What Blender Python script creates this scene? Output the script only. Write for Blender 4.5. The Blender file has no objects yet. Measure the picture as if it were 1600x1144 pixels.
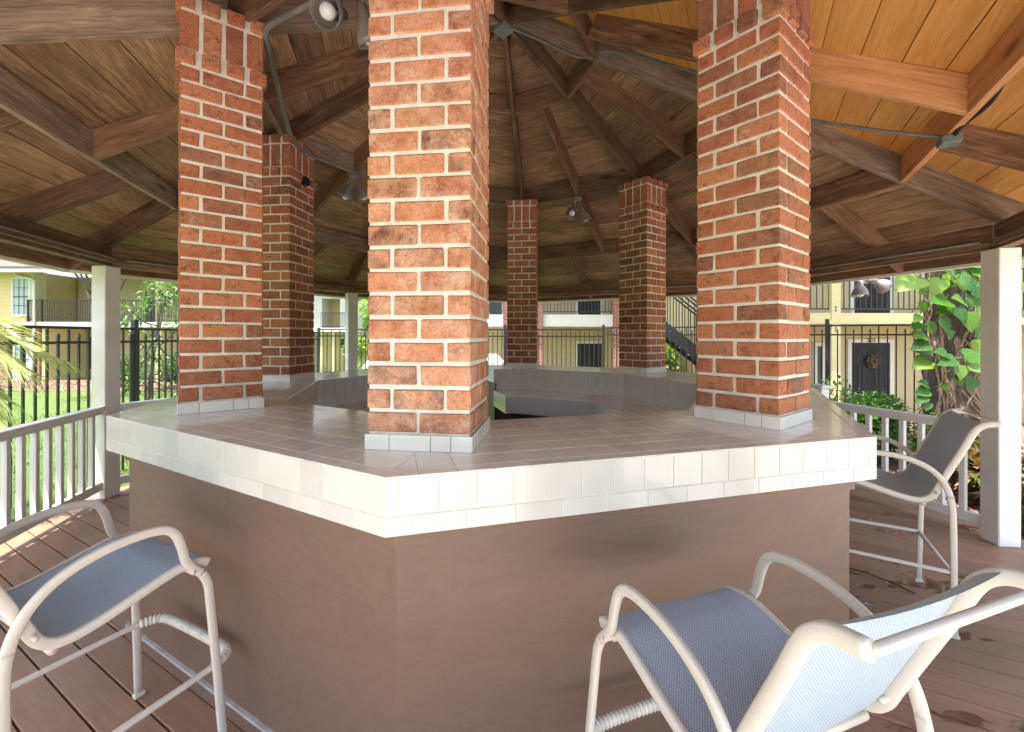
import bpy, bmesh, math, random
from mathutils import Vector, Matrix, noise as mn
random.seed(7)
R = math.radians
sc = bpy.context.scene
COL = sc.collection

# ------------------------------------------------------------------ camera, world, sun, exposure
cam = bpy.data.cameras.new('camera')
cam.sensor_width = 36; cam.lens = 673.3/1600*36
cam.shift_x = 0.0029; cam.shift_y = -0.0289
cam.clip_start = 0.05; cam.clip_end = 600
co = bpy.data.objects.new('camera', cam); COL.objects.link(co)
co.matrix_world = Matrix.Translation((0, 0, 1.5)) @ Matrix.Rotation(R(90), 4, 'X') @ Matrix.Rotation(R(0.118), 4, 'Z')
sc.camera = co
SUN_AZ, SUN_EL = R(222), R(74)          # azimuth clockwise from +Y (the viewing direction)
w = bpy.data.worlds.new('World'); sc.world = w; w.use_nodes = True
nt = w.node_tree; nt.nodes.clear()
sky = nt.nodes.new('ShaderNodeTexSky'); sky.sky_type = 'NISHITA'; sky.sun_disc = False
sky.sun_elevation = SUN_EL; sky.sun_rotation = SUN_AZ; sky.dust_density = 3.5; sky.air_density = 1.0; sky.ozone_density = 0.3
bg = nt.nodes.new('ShaderNodeBackground'); bg.inputs[1].default_value = 0.15
wo = nt.nodes.new('ShaderNodeOutputWorld')
nt.links.new(sky.outputs[0], bg.inputs[0]); nt.links.new(bg.outputs[0], wo.inputs[0])
sl = bpy.data.lights.new('sun', 'SUN'); sl.energy = 3.7; sl.angle = R(0.6); sl.color = (1, 0.94, 0.84)
so = bpy.data.objects.new('sun', sl); COL.objects.link(so)
sdir = Vector((math.sin(SUN_AZ)*math.cos(SUN_EL), math.cos(SUN_AZ)*math.cos(SUN_EL), math.sin(SUN_EL)))
so.rotation_euler = sdir.to_track_quat('Z', 'Y').to_euler()
so.location = (0, 0, 30)
vs = sc.view_settings
vs.view_transform = 'Standard'; vs.look = 'None'; vs.exposure = 2.12; vs.gamma = 1; vs.use_curve_mapping = False
vs.use_white_balance = True; vs.white_balance_temperature = 6600; vs.white_balance_tint = 10
sc.cycles.max_bounces = 10; sc.cycles.diffuse_bounces = 6; sc.cycles.glossy_bounces = 5

# ------------------------------------------------------------------ materials
class NB:
    def __init__(s, name):
        s.m = bpy.data.materials.new(name); s.m.use_nodes = True
        s.t = s.m.node_tree; s.b = s.t.nodes['Principled BSDF']
    def n(s, typ, **kw):
        o = s.t.nodes.new('ShaderNode'+typ)
        for k, v in kw.items(): setattr(o, k, v)
        return o
    def l(s, a, b): s.t.links.new(a, b)
    def coord(s, kind='Object', scale=(1, 1, 1), rnd=True):
        if kind == 'World':
            c = s.n('NewGeometry').outputs['Position']
        else:
            c = s.n('TexCoord').outputs[kind]
        mp = s.n('Mapping'); mp.inputs['Scale'].default_value = scale
        s.l(c, mp.inputs['Vector'])
        out = mp.outputs[0]
        if rnd:
            oi = s.n('ObjectInfo'); mu = s.n('Math', operation='MULTIPLY')
            s.l(oi.outputs['Random'], mu.inputs[0]); mu.inputs[1].default_value = 57.3
            va = s.n('VectorMath', operation='ADD'); s.l(out, va.inputs[0]); s.l(mu.outputs[0], va.inputs[1]); out = va.outputs[0]
        return out
    def noise(s, vec, scale, detail=4, rough=0.55, dist=0):
        o = s.n('TexNoise'); o.inputs['Scale'].default_value = scale; o.inputs['Detail'].default_value = detail
        o.inputs['Roughness'].default_value = rough; o.inputs['Distortion'].default_value = dist
        s.l(vec, o.inputs['Vector']); return o.outputs['Fac']
    def ramp(s, fac, stops, interp='LINEAR'):
        o = s.n('ValToRGB'); e = o.color_ramp; e.interpolation = interp
        while len(e.elements) < len(stops): e.elements.new(0.5)
        for el, (p, c) in zip(e.elements, stops):
            el.position = p; el.color = (*c, 1) if len(c) == 3 else c
        s.l(fac, o.inputs[0]); return o.outputs[0]
    def mix(s, fac, a, b, mode='MIX'):
        o = s.n('MixRGB', blend_type=mode)
        for i, v in ((0, fac), (1, a), (2, b)):
            if isinstance(v, (int, float)): o.inputs[i].default_value = v if i == 0 else (v, v, v, 1)
            elif isinstance(v, tuple): o.inputs[i].default_value = (*v, 1)
            else: s.l(v, o.inputs[i])
        return o.outputs[0]
    def val(s, fac, a0, a1, b0, b1):
        o = s.n('MapRange'); o.inputs[1].default_value = a0; o.inputs[2].default_value = a1
        o.inputs[3].default_value = b0; o.inputs[4].default_value = b1; s.l(fac, o.inputs[0]); return o.outputs[0]
    def rand(s): return s.n('ObjectInfo').outputs['Random']
    def color(s, c):
        if isinstance(c, tuple): s.b.inputs['Base Color'].default_value = (*c, 1)
        else: s.l(c, s.b.inputs['Base Color'])
    def rough(s, r):
        if isinstance(r, (int, float)): s.b.inputs['Roughness'].default_value = r
        else: s.l(r, s.b.inputs['Roughness'])
    def bump(s, fac, strength=0.3, dist=0.01):
        o = s.n('Bump'); o.inputs['Strength'].default_value = strength; o.inputs['Distance'].default_value = dist
        s.l(fac, o.inputs['Height']); s.l(o.outputs[0], s.b.inputs['Normal'])

def mat_flat(name, c, rough=0.5, var=0.12, scale=6, bump=0.0, metal=0, spec=0.5, coat=0):
    k = NB(name); v = k.coord()
    f = k.noise(v, scale, 5)
    d = tuple(x*(1-var) for x in c); e = tuple(min(1, x*(1+var)) for x in c)
    k.color(k.ramp(f, [(0.3, d), (0.7, e)])); k.rough(rough)
    k.b.inputs['Metallic'].default_value = metal; k.b.inputs['Specular IOR Level'].default_value = spec
    if bump: k.bump(k.noise(v, scale*14, 3), bump, 0.004)
    return k.m

def mat_wood(name, cols, rough=0.65, grain=1.0, knots=True, bump=0.25, stain=0.4, stainc=(0.05, 0.03, 0.02), tintvar=0.3):
    k = NB(name)
    v = k.coord('Object', (1.2, 16, 16)); v2 = k.coord('Object', (0.9, 1.6, 1.6))
    g1 = k.noise(v, 2.2*grain, 8, 0.65, 1.2)
    g2 = k.noise(v2, 2.3, 4, 0.6)
    c = k.ramp(g1, [(0.32, cols[0]), (0.5, cols[1]), (0.66, cols[2])])
    g3 = k.noise(k.coord('Object', (2.5, 60, 60)), 3.0, 5, 0.7, 0.5)
    c = k.mix(k.ramp(g3, [(0.46, (0,)*3), (0.62, (0.55 if tintvar > 0.15 else 0.15,)*3)]), c, tuple(x*0.45 for x in cols[0]))
    c = k.mix(k.ramp(g2, [(0.35, (0, 0, 0)), (0.75, (stain,)*3)]), c, stainc)
    if knots:
        vo = k.n('TexVoronoi'); vo.inputs['Scale'].default_value = 1.0
        k.l(k.coord('Object', (1.6, 5.5, 5.5)), vo.inputs['Vector'])
        kn = k.ramp(vo.outputs['Distance'], [(0.05, (0.85,)*3), (0.13, (0.35,)*3), (0.2, (0,)*3)])
        c = k.mix(kn, c, tuple(x*0.3 for x in cols[0]))
    rv = k.ramp(k.rand(), [(0, (1-tintvar,)*3), (1, (1+tintvar*0.6,)*3)])
    c = k.mix(1.0, c, rv, 'MULTIPLY')
    k.color(c); k.rough(k.val(g1, 0.2, 0.8, rough+0.12, rough-0.1)); k.bump(g1, bump, 0.004)
    return k.m

M = {}
M['beam'] = mat_wood('weathered_beam_wood', [(0.14, 0.067, 0.034), (0.26, 0.130, 0.068), (0.42, 0.235, 0.135)], stain=0.5)
M['beam_grey'] = mat_wood('grey_aged_beam_wood', [(0.22, 0.14, 0.10), (0.37, 0.26, 0.19), (0.50, 0.38, 0.29)], stain=0.4)
M['board'] = mat_wood('ceiling_board_wood', [(0.23, 0.12, 0.06), (0.45, 0.268, 0.145), (0.62, 0.41, 0.245)], grain=1.3, stain=0.75, stainc=(0.14, 0.07, 0.04), tintvar=0.3)
M['newboard'] = mat_wood('new_orange_board_wood', [(0.68, 0.32, 0.075), (0.80, 0.40, 0.11), (0.88, 0.50, 0.17)], knots=False, stain=0.15, stainc=(0.4, 0.16, 0.04), tintvar=0.1, bump=0.12)
M['newbeam'] = mat_wood('new_beam_wood', [(0.48, 0.21, 0.09), (0.62, 0.30, 0.13), (0.7, 0.38, 0.2)], stain=0.15, stainc=(0.3, 0.12, 0.05), tintvar=0.1, bump=0.12)

def m_brick(nm='brick', pale=0.0):
    k = NB(nm)
    v = k.coord('Object'); r = k.rand()
    base = k.ramp(r, [(0.0, (0.17, 0.085, 0.055)), (0.08, (0.38, 0.105, 0.045)), (0.16, (0.46, 0.13, 0.052)), (0.26, (0.16, 0.065, 0.04)), (0.36, (0.50, 0.165, 0.065)), (0.46, (0.33, 0.09, 0.04)),
                      (0.56, (0.56, 0.22, 0.09)), (0.66, (0.24, 0.115, 0.065)), (0.76, (0.50, 0.145, 0.06)), (0.88, (0.58, 0.24, 0.11)), (1.0, (0.36, 0.11, 0.05))])
    n1 = k.noise(v, 13, 5, 0.7)
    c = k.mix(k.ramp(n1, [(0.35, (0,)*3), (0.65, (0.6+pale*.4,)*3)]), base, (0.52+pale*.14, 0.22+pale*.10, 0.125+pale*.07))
    n2 = k.noise(k.coord('Object', (1, 1, 1)), 30, 6, 0.75)
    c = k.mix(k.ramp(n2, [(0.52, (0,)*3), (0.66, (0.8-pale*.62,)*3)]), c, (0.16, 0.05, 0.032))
    n3 = k.noise(k.coord('World', rnd=False), 9, 8, 0.78)
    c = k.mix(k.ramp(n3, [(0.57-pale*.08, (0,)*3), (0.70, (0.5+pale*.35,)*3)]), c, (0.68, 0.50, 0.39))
    n5 = k.noise(k.coord('World', rnd=False), 40, 8, 0.8)
    c = k.mix(k.ramp(n5, [(0.64, (0,)*3), (0.70, (0.85,)*3)]), c, (0.7, 0.58, 0.48))
    n6 = k.noise(v, 95, 6, 0.8)
    c = k.mix(k.ramp(n6, [(0.50, (0,)*3), (0.62, (0.6,)*3)]), c, k.mix(1.0, c, (0.45, 0.38, 0.35), 'MULTIPLY'))
    n7 = k.noise(k.coord('Object', (60, 8, 60)), 2.5, 5, 0.7)
    c = k.mix(k.ramp(n7, [(0.5, (0,)*3), (0.66, (0.4,)*3)]), c, k.mix(0.45, c, (0.75, 0.58, 0.48)))
    k.color(c); k.rough(0.9)
    n4 = k.noise(v, 55, 5, 0.7); k.bump(n4, 0.85, 0.006)
    return k.m
M['brick'] = m_brick(); M['brick_lit'] = m_brick('front_lit_brick', 1.0)  # second is a lighter copy: front light put into the colour, plus efflorescence
k = NB('mortar'); v = k.coord('World', rnd=False)
k.color(k.ramp(k.noise(v, 22, 6, 0.7), [(0.3, (0.62, 0.57, 0.51)), (0.65, (0.82, 0.77, 0.71))])); k.rough(0.95); k.bump(k.noise(v, 130, 4, 0.7), 0.8, 0.004); M['mortar'] = k.m

def m_tile(name, c, rough=0.09):
    k = NB(name); v = k.coord('World', rnd=False)
    f = k.noise(v, 7, 4)
    c1 = k.ramp(f, [(0.3, tuple(x*0.95 for x in c)), (0.7, tuple(min(1, x*1.03) for x in c))])
    rv = k.ramp(k.rand(), [(0, (0.94,)*3), (1, (1.04,)*3)]); c1 = k.mix(1.0, c1, rv, 'MULTIPLY')
    gr = k.noise(v, 16, 8, 0.8); c1 = k.mix(k.ramp(gr, [(0.62, (0,)*3), (0.74, (0.35,)*3)]), c1, (0.42, 0.35, 0.27))
    k.color(c1); k.rough(k.val(k.noise(v, 5, 5), 0.35, 0.75, rough, rough+0.13)); k.bump(k.noise(v, 14, 2), 0.06, 0.004)
    return k.m
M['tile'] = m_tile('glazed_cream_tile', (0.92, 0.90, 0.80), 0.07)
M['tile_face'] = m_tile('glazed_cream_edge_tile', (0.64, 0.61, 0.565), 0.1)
M['tile_base'] = m_tile('glazed_cream_base_tile', (0.88, 0.84, 0.77), 0.1)
M['grout'] = mat_flat('grout', (0.66, 0.61, 0.55), 0.9, 0.15, 30)
M['grout_dark'] = mat_flat('grout_edge', (0.62, 0.59, 0.54), 0.9, 0.12, 30)

def m_paintwall():
    k = NB('brown_painted_plywood'); v = k.coord('Object', (1.0, 7, 7), False)
    g = k.noise(v, 2.5, 7, 0.65, 1.5); s = k.noise(k.coord('World', rnd=False), 1.3, 5, 0.6)
    c = k.ramp(g, [(0.3, (0.165, 0.098, 0.068)), (0.7, (0.195, 0.119, 0.084))])
    c = k.mix(k.ramp(s, [(0.45, (0,)*3), (0.75, (0.12,)*3)]), c, (0.14, 0.08, 0.055))
    g4 = k.noise(k.coord('Object', (2, 2, 70), False), 4, 5, 0.7, 0.6)
    c = k.mix(k.ramp(g4, [(0.5, (0,)*3), (0.7, (0.3,)*3)]), c, (0.13, 0.075, 0.05))
    sp = k.noise(k.coord('World', rnd=False), 38, 6, 0.8)
    c = k.mix(k.ramp(sp, [(0.70, (0,)*3), (0.74, (0.4,)*3)]), c, (0.45, 0.37, 0.3))
    k.color(c); k.rough(k.val(g4, 0.3, 0.7, 0.42, 0.58)); k.bump(g4, 0.35, 0.002); return k.m
M['wall'] = m_paintwall()
M['caulk'] = mat_flat('grey_caulk', (0.42, 0.39, 0.36), 0.8, 0.35, 9, 0.3)

def m_deck():
    k = NB('brown_deck_plank'); v = k.coord('Object', (1.5, 22, 22))
    g = k.noise(v, 2.4, 6, 0.65, 0.5)
    c = k.ramp(g, [(0.25, (0.25, 0.13, 0.075)), (0.75, (0.37, 0.205, 0.12))])
    rv = k.ramp(k.rand(), [(0, (0.85,)*3), (1, (1.1,)*3)]); c = k.mix(1.0, c, rv, 'MULTIPLY')
    wv = k.coord('World', rnd=False)
    d = k.noise(wv, 1.6, 6, 0.65); c = k.mix(k.ramp(d, [(0.45, (0,)*3), (0.7, (0.4,)*3)]), c, (0.13, 0.085, 0.06))
    dn = k.noise(wv, 4.3, 7, 0.75); c = k.mix(k.ramp(dn, [(0.6, (0,)*3), (0.72, (0.28,)*3)]), c, (0.44, 0.35, 0.28))
    # puddles on the right-hand side of the deck
    sx = k.n('SeparateXYZ'); k.l(wv, sx.inputs[0])
    side = k.val(sx.outputs[0], 1.0, 1.9, 0, 1)
    wet = k.noise(k.coord('World', (0.75, 1.5, 1), False), 1.9, 4, 0.6)
    wm = k.n('Math', operation='MULTIPLY'); k.l(k.ramp(wet, [(0.575, (0,)*3), (0.60, (1,)*3)]), wm.inputs[0]); k.l(side, wm.inputs[1])
    c = k.mix(wm.outputs[0], c, k.mix(1.0, c, (0.5, 0.42, 0.36), 'MULTIPLY'))
    k.color(c)
    base_r = k.val(k.noise(wv, 3, 4), 0.3, 0.7, 0.38, 0.6)
    k.rough(k.mix(wm.outputs[0], base_r, 0.03))
    bst = k.n('Math', operation='MULTIPLY'); inv = k.n('Math', operation='SUBTRACT'); inv.inputs[0].default_value = 1
    k.l(wm.outputs[0], inv.inputs[1]); k.l(inv.outputs[0], bst.inputs[0]); k.l(g, bst.inputs[1])
    k.bump(bst.outputs[0], 0.3, 0.003); return k.m
M['deck'] = m_deck()
M['joist'] = mat_flat('dark_joist', (0.03, 0.02, 0.015), 0.9)
M['white'] = mat_flat('white_painted_wood', (0.80, 0.79, 0.75), 0.45, 0.06, 5, 0.12)
M['cream_trim'] = mat_flat('cream_trim', (0.78, 0.74, 0.62), 0.6, 0.05, 5)
def m_grass():
    k = NB('grass_ground'); v = k.coord('World', rnd=False)
    c = k.ramp(k.noise(v, 5, 8, 0.8), [(0.3, (0.05, 0.085, 0.018)), (0.5, (0.085, 0.15, 0.022)), (0.62, (0.13, 0.20, 0.04)), (0.75, (0.22, 0.22, 0.09))])
    k.color(c); k.rough(0.9); k.bump(k.noise(v, 60, 5, 0.8), 1.0, 0.04); return k.m
M['grass'] = m_grass()
def m_mulch():
    k = NB('mulch'); v = k.coord('World', rnd=False)
    vo = k.n('TexVoronoi'); vo.inputs['Scale'].default_value = 26; k.l(v, vo.inputs['Vector'])
    c = k.ramp(vo.outputs['Color'], [(0.2, (0.09, 0.05, 0.035)), (0.5, (0.20, 0.12, 0.085)), (0.8, (0.36, 0.26, 0.2))])
    k.color(c); k.rough(0.95); k.bump(vo.outputs['Distance'], 1.0, 0.03); return k.m
M['mulch'] = m_mulch()
k = NB('concrete_paving'); v = k.coord('World', rnd=False)
k.color(k.ramp(k.noise(v, 3, 8, 0.7), [(0.3, (0.52, 0.49, 0.43)), (0.7, (0.66, 0.62, 0.55))])); k.rough(0.85); M['concrete'] = k.m
M['iron'] = mat_flat('black_painted_iron', (0.018, 0.02, 0.018), 0.35, 0.2)
M['cond'] = mat_flat('grey_conduit', (0.17, 0.165, 0.155), 0.5, 0.25, 14)
M['jbox'] = mat_flat('grey_green_box', (0.16, 0.19, 0.175), 0.5, 0.2, 14)
M['shade'] = mat_flat('grey_enamel_shade', (0.23, 0.21, 0.20), 0.4, 0.2, 10)
k = NB('frosted_bulb_glass'); k.color((0.82, 0.84, 0.85)); k.rough(0.12); M['bulb'] = k.m
k = NB('stool_frame_paint'); v = k.coord()
k.color(k.ramp(k.noise(v, 260, 3, 0.6), [(0.3, (0.62, 0.56, 0.48)), (0.7, (0.68, 0.62, 0.54))])); k.rough(0.42); k.bump(k.noise(v, 380, 2), 0.25, 0.001); M['frame'] = k.m
M['coil'] = mat_flat('cream_coil', (0.66, 0.62, 0.53), 0.4, 0.15, 25)
def m_sling():
    k = NB('woven_sling_fabric')
    uv = k.n('TexCoord').outputs['UV']
    ck = k.n('TexBrick'); ck.offset = 0.5; ck.squash = 1
    ck.inputs['Scale'].default_value = 1.0; ck.inputs['Brick Width'].default_value = 0.0075; ck.inputs['Row Height'].default_value = 0.0042
    ck.inputs['Mortar Size'].default_value = 0.0009; ck.inputs['Mortar Smooth'].default_value = 0.3
    ck.inputs['Color1'].default_value = (0.70, 0.82, 0.93, 1); ck.inputs['Color2'].default_value = (0.60, 0.73, 0.86, 1); ck.inputs['Mortar'].default_value = (0.19, 0.24, 0.32, 1)
    k.l(uv, ck.inputs['Vector'])
    n = k.noise(k.coord('Object', rnd=False), 5, 4)
    c = k.mix(k.ramp(n, [(0.4, (0,)*3), (0.7, (0.12,)*3)]), ck.outputs['Color'], (0.25, 0.25, 0.26))
    k.color(c); k.rough(0.45); k.bump(ck.outputs['Fac'], -0.5 if False else 0.5, 0.0015)
    out = k.t.nodes['Material Output']; tr = k.n('BsdfTransparent')
    mx = k.n('MixShader'); mx.inputs[0].default_value = 0.1; k.l(k.b.outputs[0], mx.inputs[1]); k.l(tr.outputs[0], mx.inputs[2]); k.l(mx.outputs[0], out.inputs[0])
    return k.m
M['sling'] = m_sling()
def m_siding(name, c):
    k = NB(name); v = k.coord('World', rnd=False)
    s = k.n('SeparateXYZ'); k.l(v, s.inputs[0])
    md = k.n('Math', operation='MODULO'); ad = k.n('Math', operation='ADD'); ad.inputs[1].default_value = 20; k.l(s.outputs[2], ad.inputs[0]); k.l(ad.outputs[0], md.inputs[0]); md.inputs[1].default_value = 0.19
    col = k.ramp(k.noise(v, 1.5, 5), [(0.3, tuple(x*0.93 for x in c)), (0.7, c)])
    k.color(col); k.rough(0.6); k.bump(md.outputs[0], 1.0, 0.12); return k.m
M['siding'] = m_siding('yellow_lap_siding', (0.72, 0.55, 0.27))
M['siding_tan'] = m_siding('tan_lap_siding', (0.55, 0.46, 0.26))
M['ytrim'] = mat_flat('pale_yellow_trim', (0.66, 0.59, 0.31), 0.55, 0.05)
M['wband'] = mat_flat('off_white_band', (0.66, 0.65, 0.57), 0.55, 0.05)
M['door'] = mat_flat('charcoal_door_paint', (0.010, 0.0105, 0.015), 0.6, 0.15)
k = NB('window_glass'); k.color((0.07, 0.085, 0.08)); k.rough(0.06); M['glass'] = k.m
M['blind'] = mat_flat('pale_blind', (0.40, 0.46, 0.44), 0.3, 0.1)
M['darkrail'] = mat_flat('dark_bronze_rail', (0.045, 0.035, 0.03), 0.4)
k = NB('far_brick_wall'); br = k.n('TexBrick'); br.inputs['Scale'].default_value = 1; br.inputs['Brick Width'].default_value = 0.21; br.inputs['Row Height'].default_value = 0.075
br.inputs['Mortar Size'].default_value = 0.009; br.inputs['Color1'].default_value = (0.30, 0.10, 0.055, 1); br.inputs['Color2'].default_value = (0.20, 0.065, 0.04, 1); br.inputs['Mortar'].default_value = (0.42, 0.33, 0.26, 1)
cx_ = k.n('CombineXYZ'); sp_ = k.n('SeparateXYZ'); k.l(k.n('NewGeometry').outputs['Position'], sp_.inputs[0]); a_ = k.n('Math', operation='ADD'); k.l(sp_.outputs[0], a_.inputs[0]); k.l(sp_.outputs[1], a_.inputs[1]); k.l(a_.outputs[0], cx_.inputs[0]); k.l(sp_.outputs[2], cx_.inputs[1])
k.l(cx_.outputs[0], br.inputs['Vector']); k.color(br.outputs['Color']); k.rough(0.9); k.bump(br.outputs['Fac'], -0.4, 0.01) ; M['farbrick'] = k.m
M['shingle'] = mat_flat('grey_roof_shingle', (0.085, 0.08, 0.072), 0.9, 0.3, 9, 0.5)
M['soffit'] = mat_flat('shaded_soffit_paint', (0.42, 0.39, 0.30), 0.8, 0.05)

def m_leaf(name, cols, rough=0.4, trans=0.35, scale=3.0):
    k = NB(name)
    ge = k.n('NewGeometry'); rnd = ge.outputs['Random Per Island']
    c = k.ramp(rnd, [(i/(len(cols)-1), c) for i, c in enumerate(cols)])
    k.color(c); k.rough(rough)
    out = k.t.nodes['Material Output']; tl = k.n('BsdfTranslucent')
    k.l(k.mix(1.0, c, (1.5, 1.7, 0.8), 'MULTIPLY'), tl.inputs['Color'])
    mx = k.n('MixShader'); mx.inputs[0].default_value = trans; k.l(k.b.outputs[0], mx.inputs[1]); k.l(tl.outputs[0], mx.inputs[2]); k.l(mx.outputs[0], out.inputs[0])
    return k.m
M['leaf'] = m_leaf('green_leaves', [(0.03, 0.08, 0.015), (0.06, 0.14, 0.025), (0.10, 0.21, 0.04)])
M['leaf_lime'] = m_leaf('lime_leaves', [(0.11, 0.22, 0.03), (0.2, 0.34, 0.05), (0.3, 0.42, 0.09)])
M['leaf_dark'] = m_leaf('dark_leaves', [(0.015, 0.045, 0.012), (0.035, 0.08, 0.02), (0.07, 0.13, 0.03)])
M['croton'] = m_leaf('red_and_green_leaves', [(0.03, 0.08, 0.015), (0.16, 0.025, 0.02), (0.08, 0.14, 0.03), (0.24, 0.06, 0.05), (0.26, 0.22, 0.11), (0.04, 0.09, 0.02)])
M['litter'] = m_leaf('dry_leaf_litter', [(0.10, 0.05, 0.03), (0.24, 0.14, 0.10), (0.20, 0.06, 0.045), (0.34, 0.27, 0.21)], 0.8, 0.05)
M['palm'] = m_leaf('palm_leaflets', [(0.16, 0.24, 0.05), (0.44, 0.48, 0.2), (0.55, 0.56, 0.32), (0.14, 0.22, 0.04)], 0.35, 0.3)
M['blade'] = m_leaf('grass_blades', [(0.045, 0.10, 0.014), (0.08, 0.15, 0.022), (0.15, 0.22, 0.05)], 0.6, 0.3)
M['deadleaf'] = mat_flat('dead_brown_leaf', (0.42, 0.22, 0.10), 0.7, 0.3)
def m_vineleaf():
    k = NB('variegated_vine_leaf'); v = k.coord('Object', (1, 1, 1))
    r = k.ramp(k.rand(), [(0, (0.022, 0.085, 0.008)), (0.55, (0.05, 0.15, 0.013)), (1, (0.16, 0.26, 0.03))])
    st = k.noise(k.coord('Object', (2, 26, 2)), 2.0, 4, 0.6, 1.0)
    c = k.mix(k.ramp(st, [(0.58, (0,)*3), (0.66, (0.8,)*3)]), r, (0.33, 0.42, 0.10))
    k.color(c); k.rough(0.3)
    out = k.t.nodes['Material Output']; tl = k.n('BsdfTranslucent'); k.l(k.mix(1.0, c, (1.4, 1.6, 0.7), 'MULTIPLY'), tl.inputs['Color'])
    mx = k.n('MixShader'); mx.inputs[0].default_value = 0.35; k.l(k.b.outputs[0], mx.inputs[1]); k.l(tl.outputs[0], mx.inputs[2]); k.l(mx.outputs[0], out.inputs[0])
    return k.m
M['vineleaf'] = m_vineleaf()
k = NB('bark'); v = k.coord('Object', (7, 7, 1.2)); g = k.noise(v, 4, 8, 0.75, 0.6)
k.color(k.ramp(g, [(0.3, (0.045, 0.035, 0.025)), (0.5, (0.12, 0.09, 0.065)), (0.75, (0.22, 0.18, 0.13))])); k.rough(0.95); k.bump(g, 1.0, 0.04); M['bark'] = k.m
M['root'] = mat_flat('hanging_root', (0.30, 0.21, 0.14), 0.85, 0.4, 20)
M['stem'] = mat_flat('tan_vine_stem', (0.34, 0.20, 0.09), 0.7, 0.3, 12)
M['vinestem'] = mat_flat('green_vine_stem', (0.10, 0.17, 0.04), 0.6, 0.2)
M['text'] = mat_flat('number_black', (0.03, 0.03, 0.03), 0.5)
M['wire'] = mat_flat('black_wire', (0.012, 0.012, 0.012), 0.5)
M['ribbon'] = mat_flat('teal_ribbon', (0.02, 0.30, 0.30), 0.4)
M['car'] = mat_flat('white_car_paint', (0.75, 0.76, 0.77), 0.2, 0.02)

# ------------------------------------------------------------------ helpers
def mesh(name, vs_, fs, m, smooth=False, uvs=None):
    me = bpy.data.meshes.new(name); me.from_pydata([tuple(v) for v in vs_], [], fs)
    if m is not None: me.materials.append(m)
    if uvs:
        ul = me.uv_layers.new(name='UVMap')
        for lp in me.loops: ul.data[lp.index].uv = uvs[lp.vertex_index]
    if smooth: me.polygons.foreach_set('use_smooth', [True]*len(me.polygons))
    me.update(); return me
def link(name, me, parent=None, loc=None, mw=None):
    o = bpy.data.objects.new(name, me); COL.objects.link(o)
    if parent is not None: o.parent = parent
    if mw is not None: o.matrix_basis = mw
    elif loc is not None: o.location = loc
    return o
def obj(name, vs_, fs, m, parent=None, smooth=False):
    """mesh given in world coordinates; parent is unrotated"""
    off = Vector((0, 0, 0))
    p = parent
    while p is not None: off += p.location; p = p.parent
    if parent is None:
        c = sum((Vector(v) for v in vs_), Vector())/len(vs_); zmin = min(v[2] for v in vs_); c.z = zmin
    else: c = Vector((0, 0, 0))
    me = mesh(name, [Vector(v)-off-c for v in vs_], fs, m, smooth)
    return link(name, me, parent, c if parent is None else None)
def tag(o, label=None, cat=None, group=None, kind=None):
    if label: o['label'] = label
    if cat: o['category'] = cat
    if group: o['group'] = group
    if kind: o['kind'] = kind
    return o
def thing(name, loc, label, cat, group=None, rz=0):
    o = bpy.data.objects.new(name, None); COL.objects.link(o); o.location = loc; o.rotation_euler = (0, 0, rz)
    o.empty_display_size = 0.2
    return tag(o, label, cat, group)
BF = [(0, 3, 2, 1), (4, 5, 6, 7), (0, 1, 5, 4), (1, 2, 6, 5), (2, 3, 7, 6), (3, 0, 4, 7)]
def boxv(x0, x1, y0, y1, z0, z1):
    return [(x0, y0, z0), (x1, y0, z0), (x1, y1, z0), (x0, y1, z0), (x0, y0, z1), (x1, y0, z1), (x1, y1, z1), (x0, y1, z1)]
class Acc:
    def __init__(s): s.v = []; s.f = []
    def add(s, v, f):
        n = len(s.v); s.v += [tuple(q) for q in v]; s.f += [tuple(i+n for i in t) for t in f]
    def box(s, *a): s.add(boxv(*a), BF)
def box(name, x0, x1, y0, y1, z0, z1, m, parent=None): return obj(name, boxv(x0, x1, y0, y1, z0, z1), BF, m, parent)
def bevbox_mesh(name, sx, sy, sz, bev, m, jit=0.0, seed=0):
    rr = random.Random(seed)
    bm = bmesh.new(); bmesh.ops.create_cube(bm, size=1)
    for v in bm.verts: v.co = Vector((v.co.x*sx, v.co.y*sy, v.co.z*sz))
    if jit:
        for v in bm.verts: v.co += Vector((rr.uniform(-jit, jit), rr.uniform(-jit, jit), rr.uniform(-jit, jit)))
    if bev: bmesh.ops.bevel(bm, geom=list(bm.edges), offset=bev, segments=1, affect='EDGES')
    me = bpy.data.meshes.new(name); bm.to_mesh(me); bm.free(); me.materials.append(m); return me
def frame_from(p0, p1, up=Vector((0, 0, 1))):
    x = (Vector(p1)-Vector(p0)); L = x.length; x.normalize()
    y = Vector(up).cross(x).normalized(); z = x.cross(y)
    mt = Matrix((x, y, z)).transposed().to_4x4(); mt.translation = Vector(p0); return mt, L
def beam(name, p0, p1, wd, ht, m, parent, off=Vector((0, 0, 0)), up=Vector((0, 0, 1)), bev=0.003, align=0.0):
    """timber whose lower edge (align=0) runs p0-p1; local x along the grain"""
    mt, L = frame_from(p0, p1, up)
    bm = bmesh.new(); bmesh.ops.create_cube(bm, size=1)
    for v in bm.verts: v.co = Vector(((v.co.x+0.5)*L, v.co.y*wd, (v.co.z+0.5)*ht-align*ht))
    if bev: bmesh.ops.bevel(bm, geom=list(bm.edges), offset=bev, segments=1, affect='EDGES')
    me = bpy.data.meshes.new(name); bm.to_mesh(me); bm.free(); me.materials.append(m)
    mt.translation = mt.translation-parent.location if parent is not None else mt.translation
    return link(name, me, parent, mw=mt)
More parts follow.
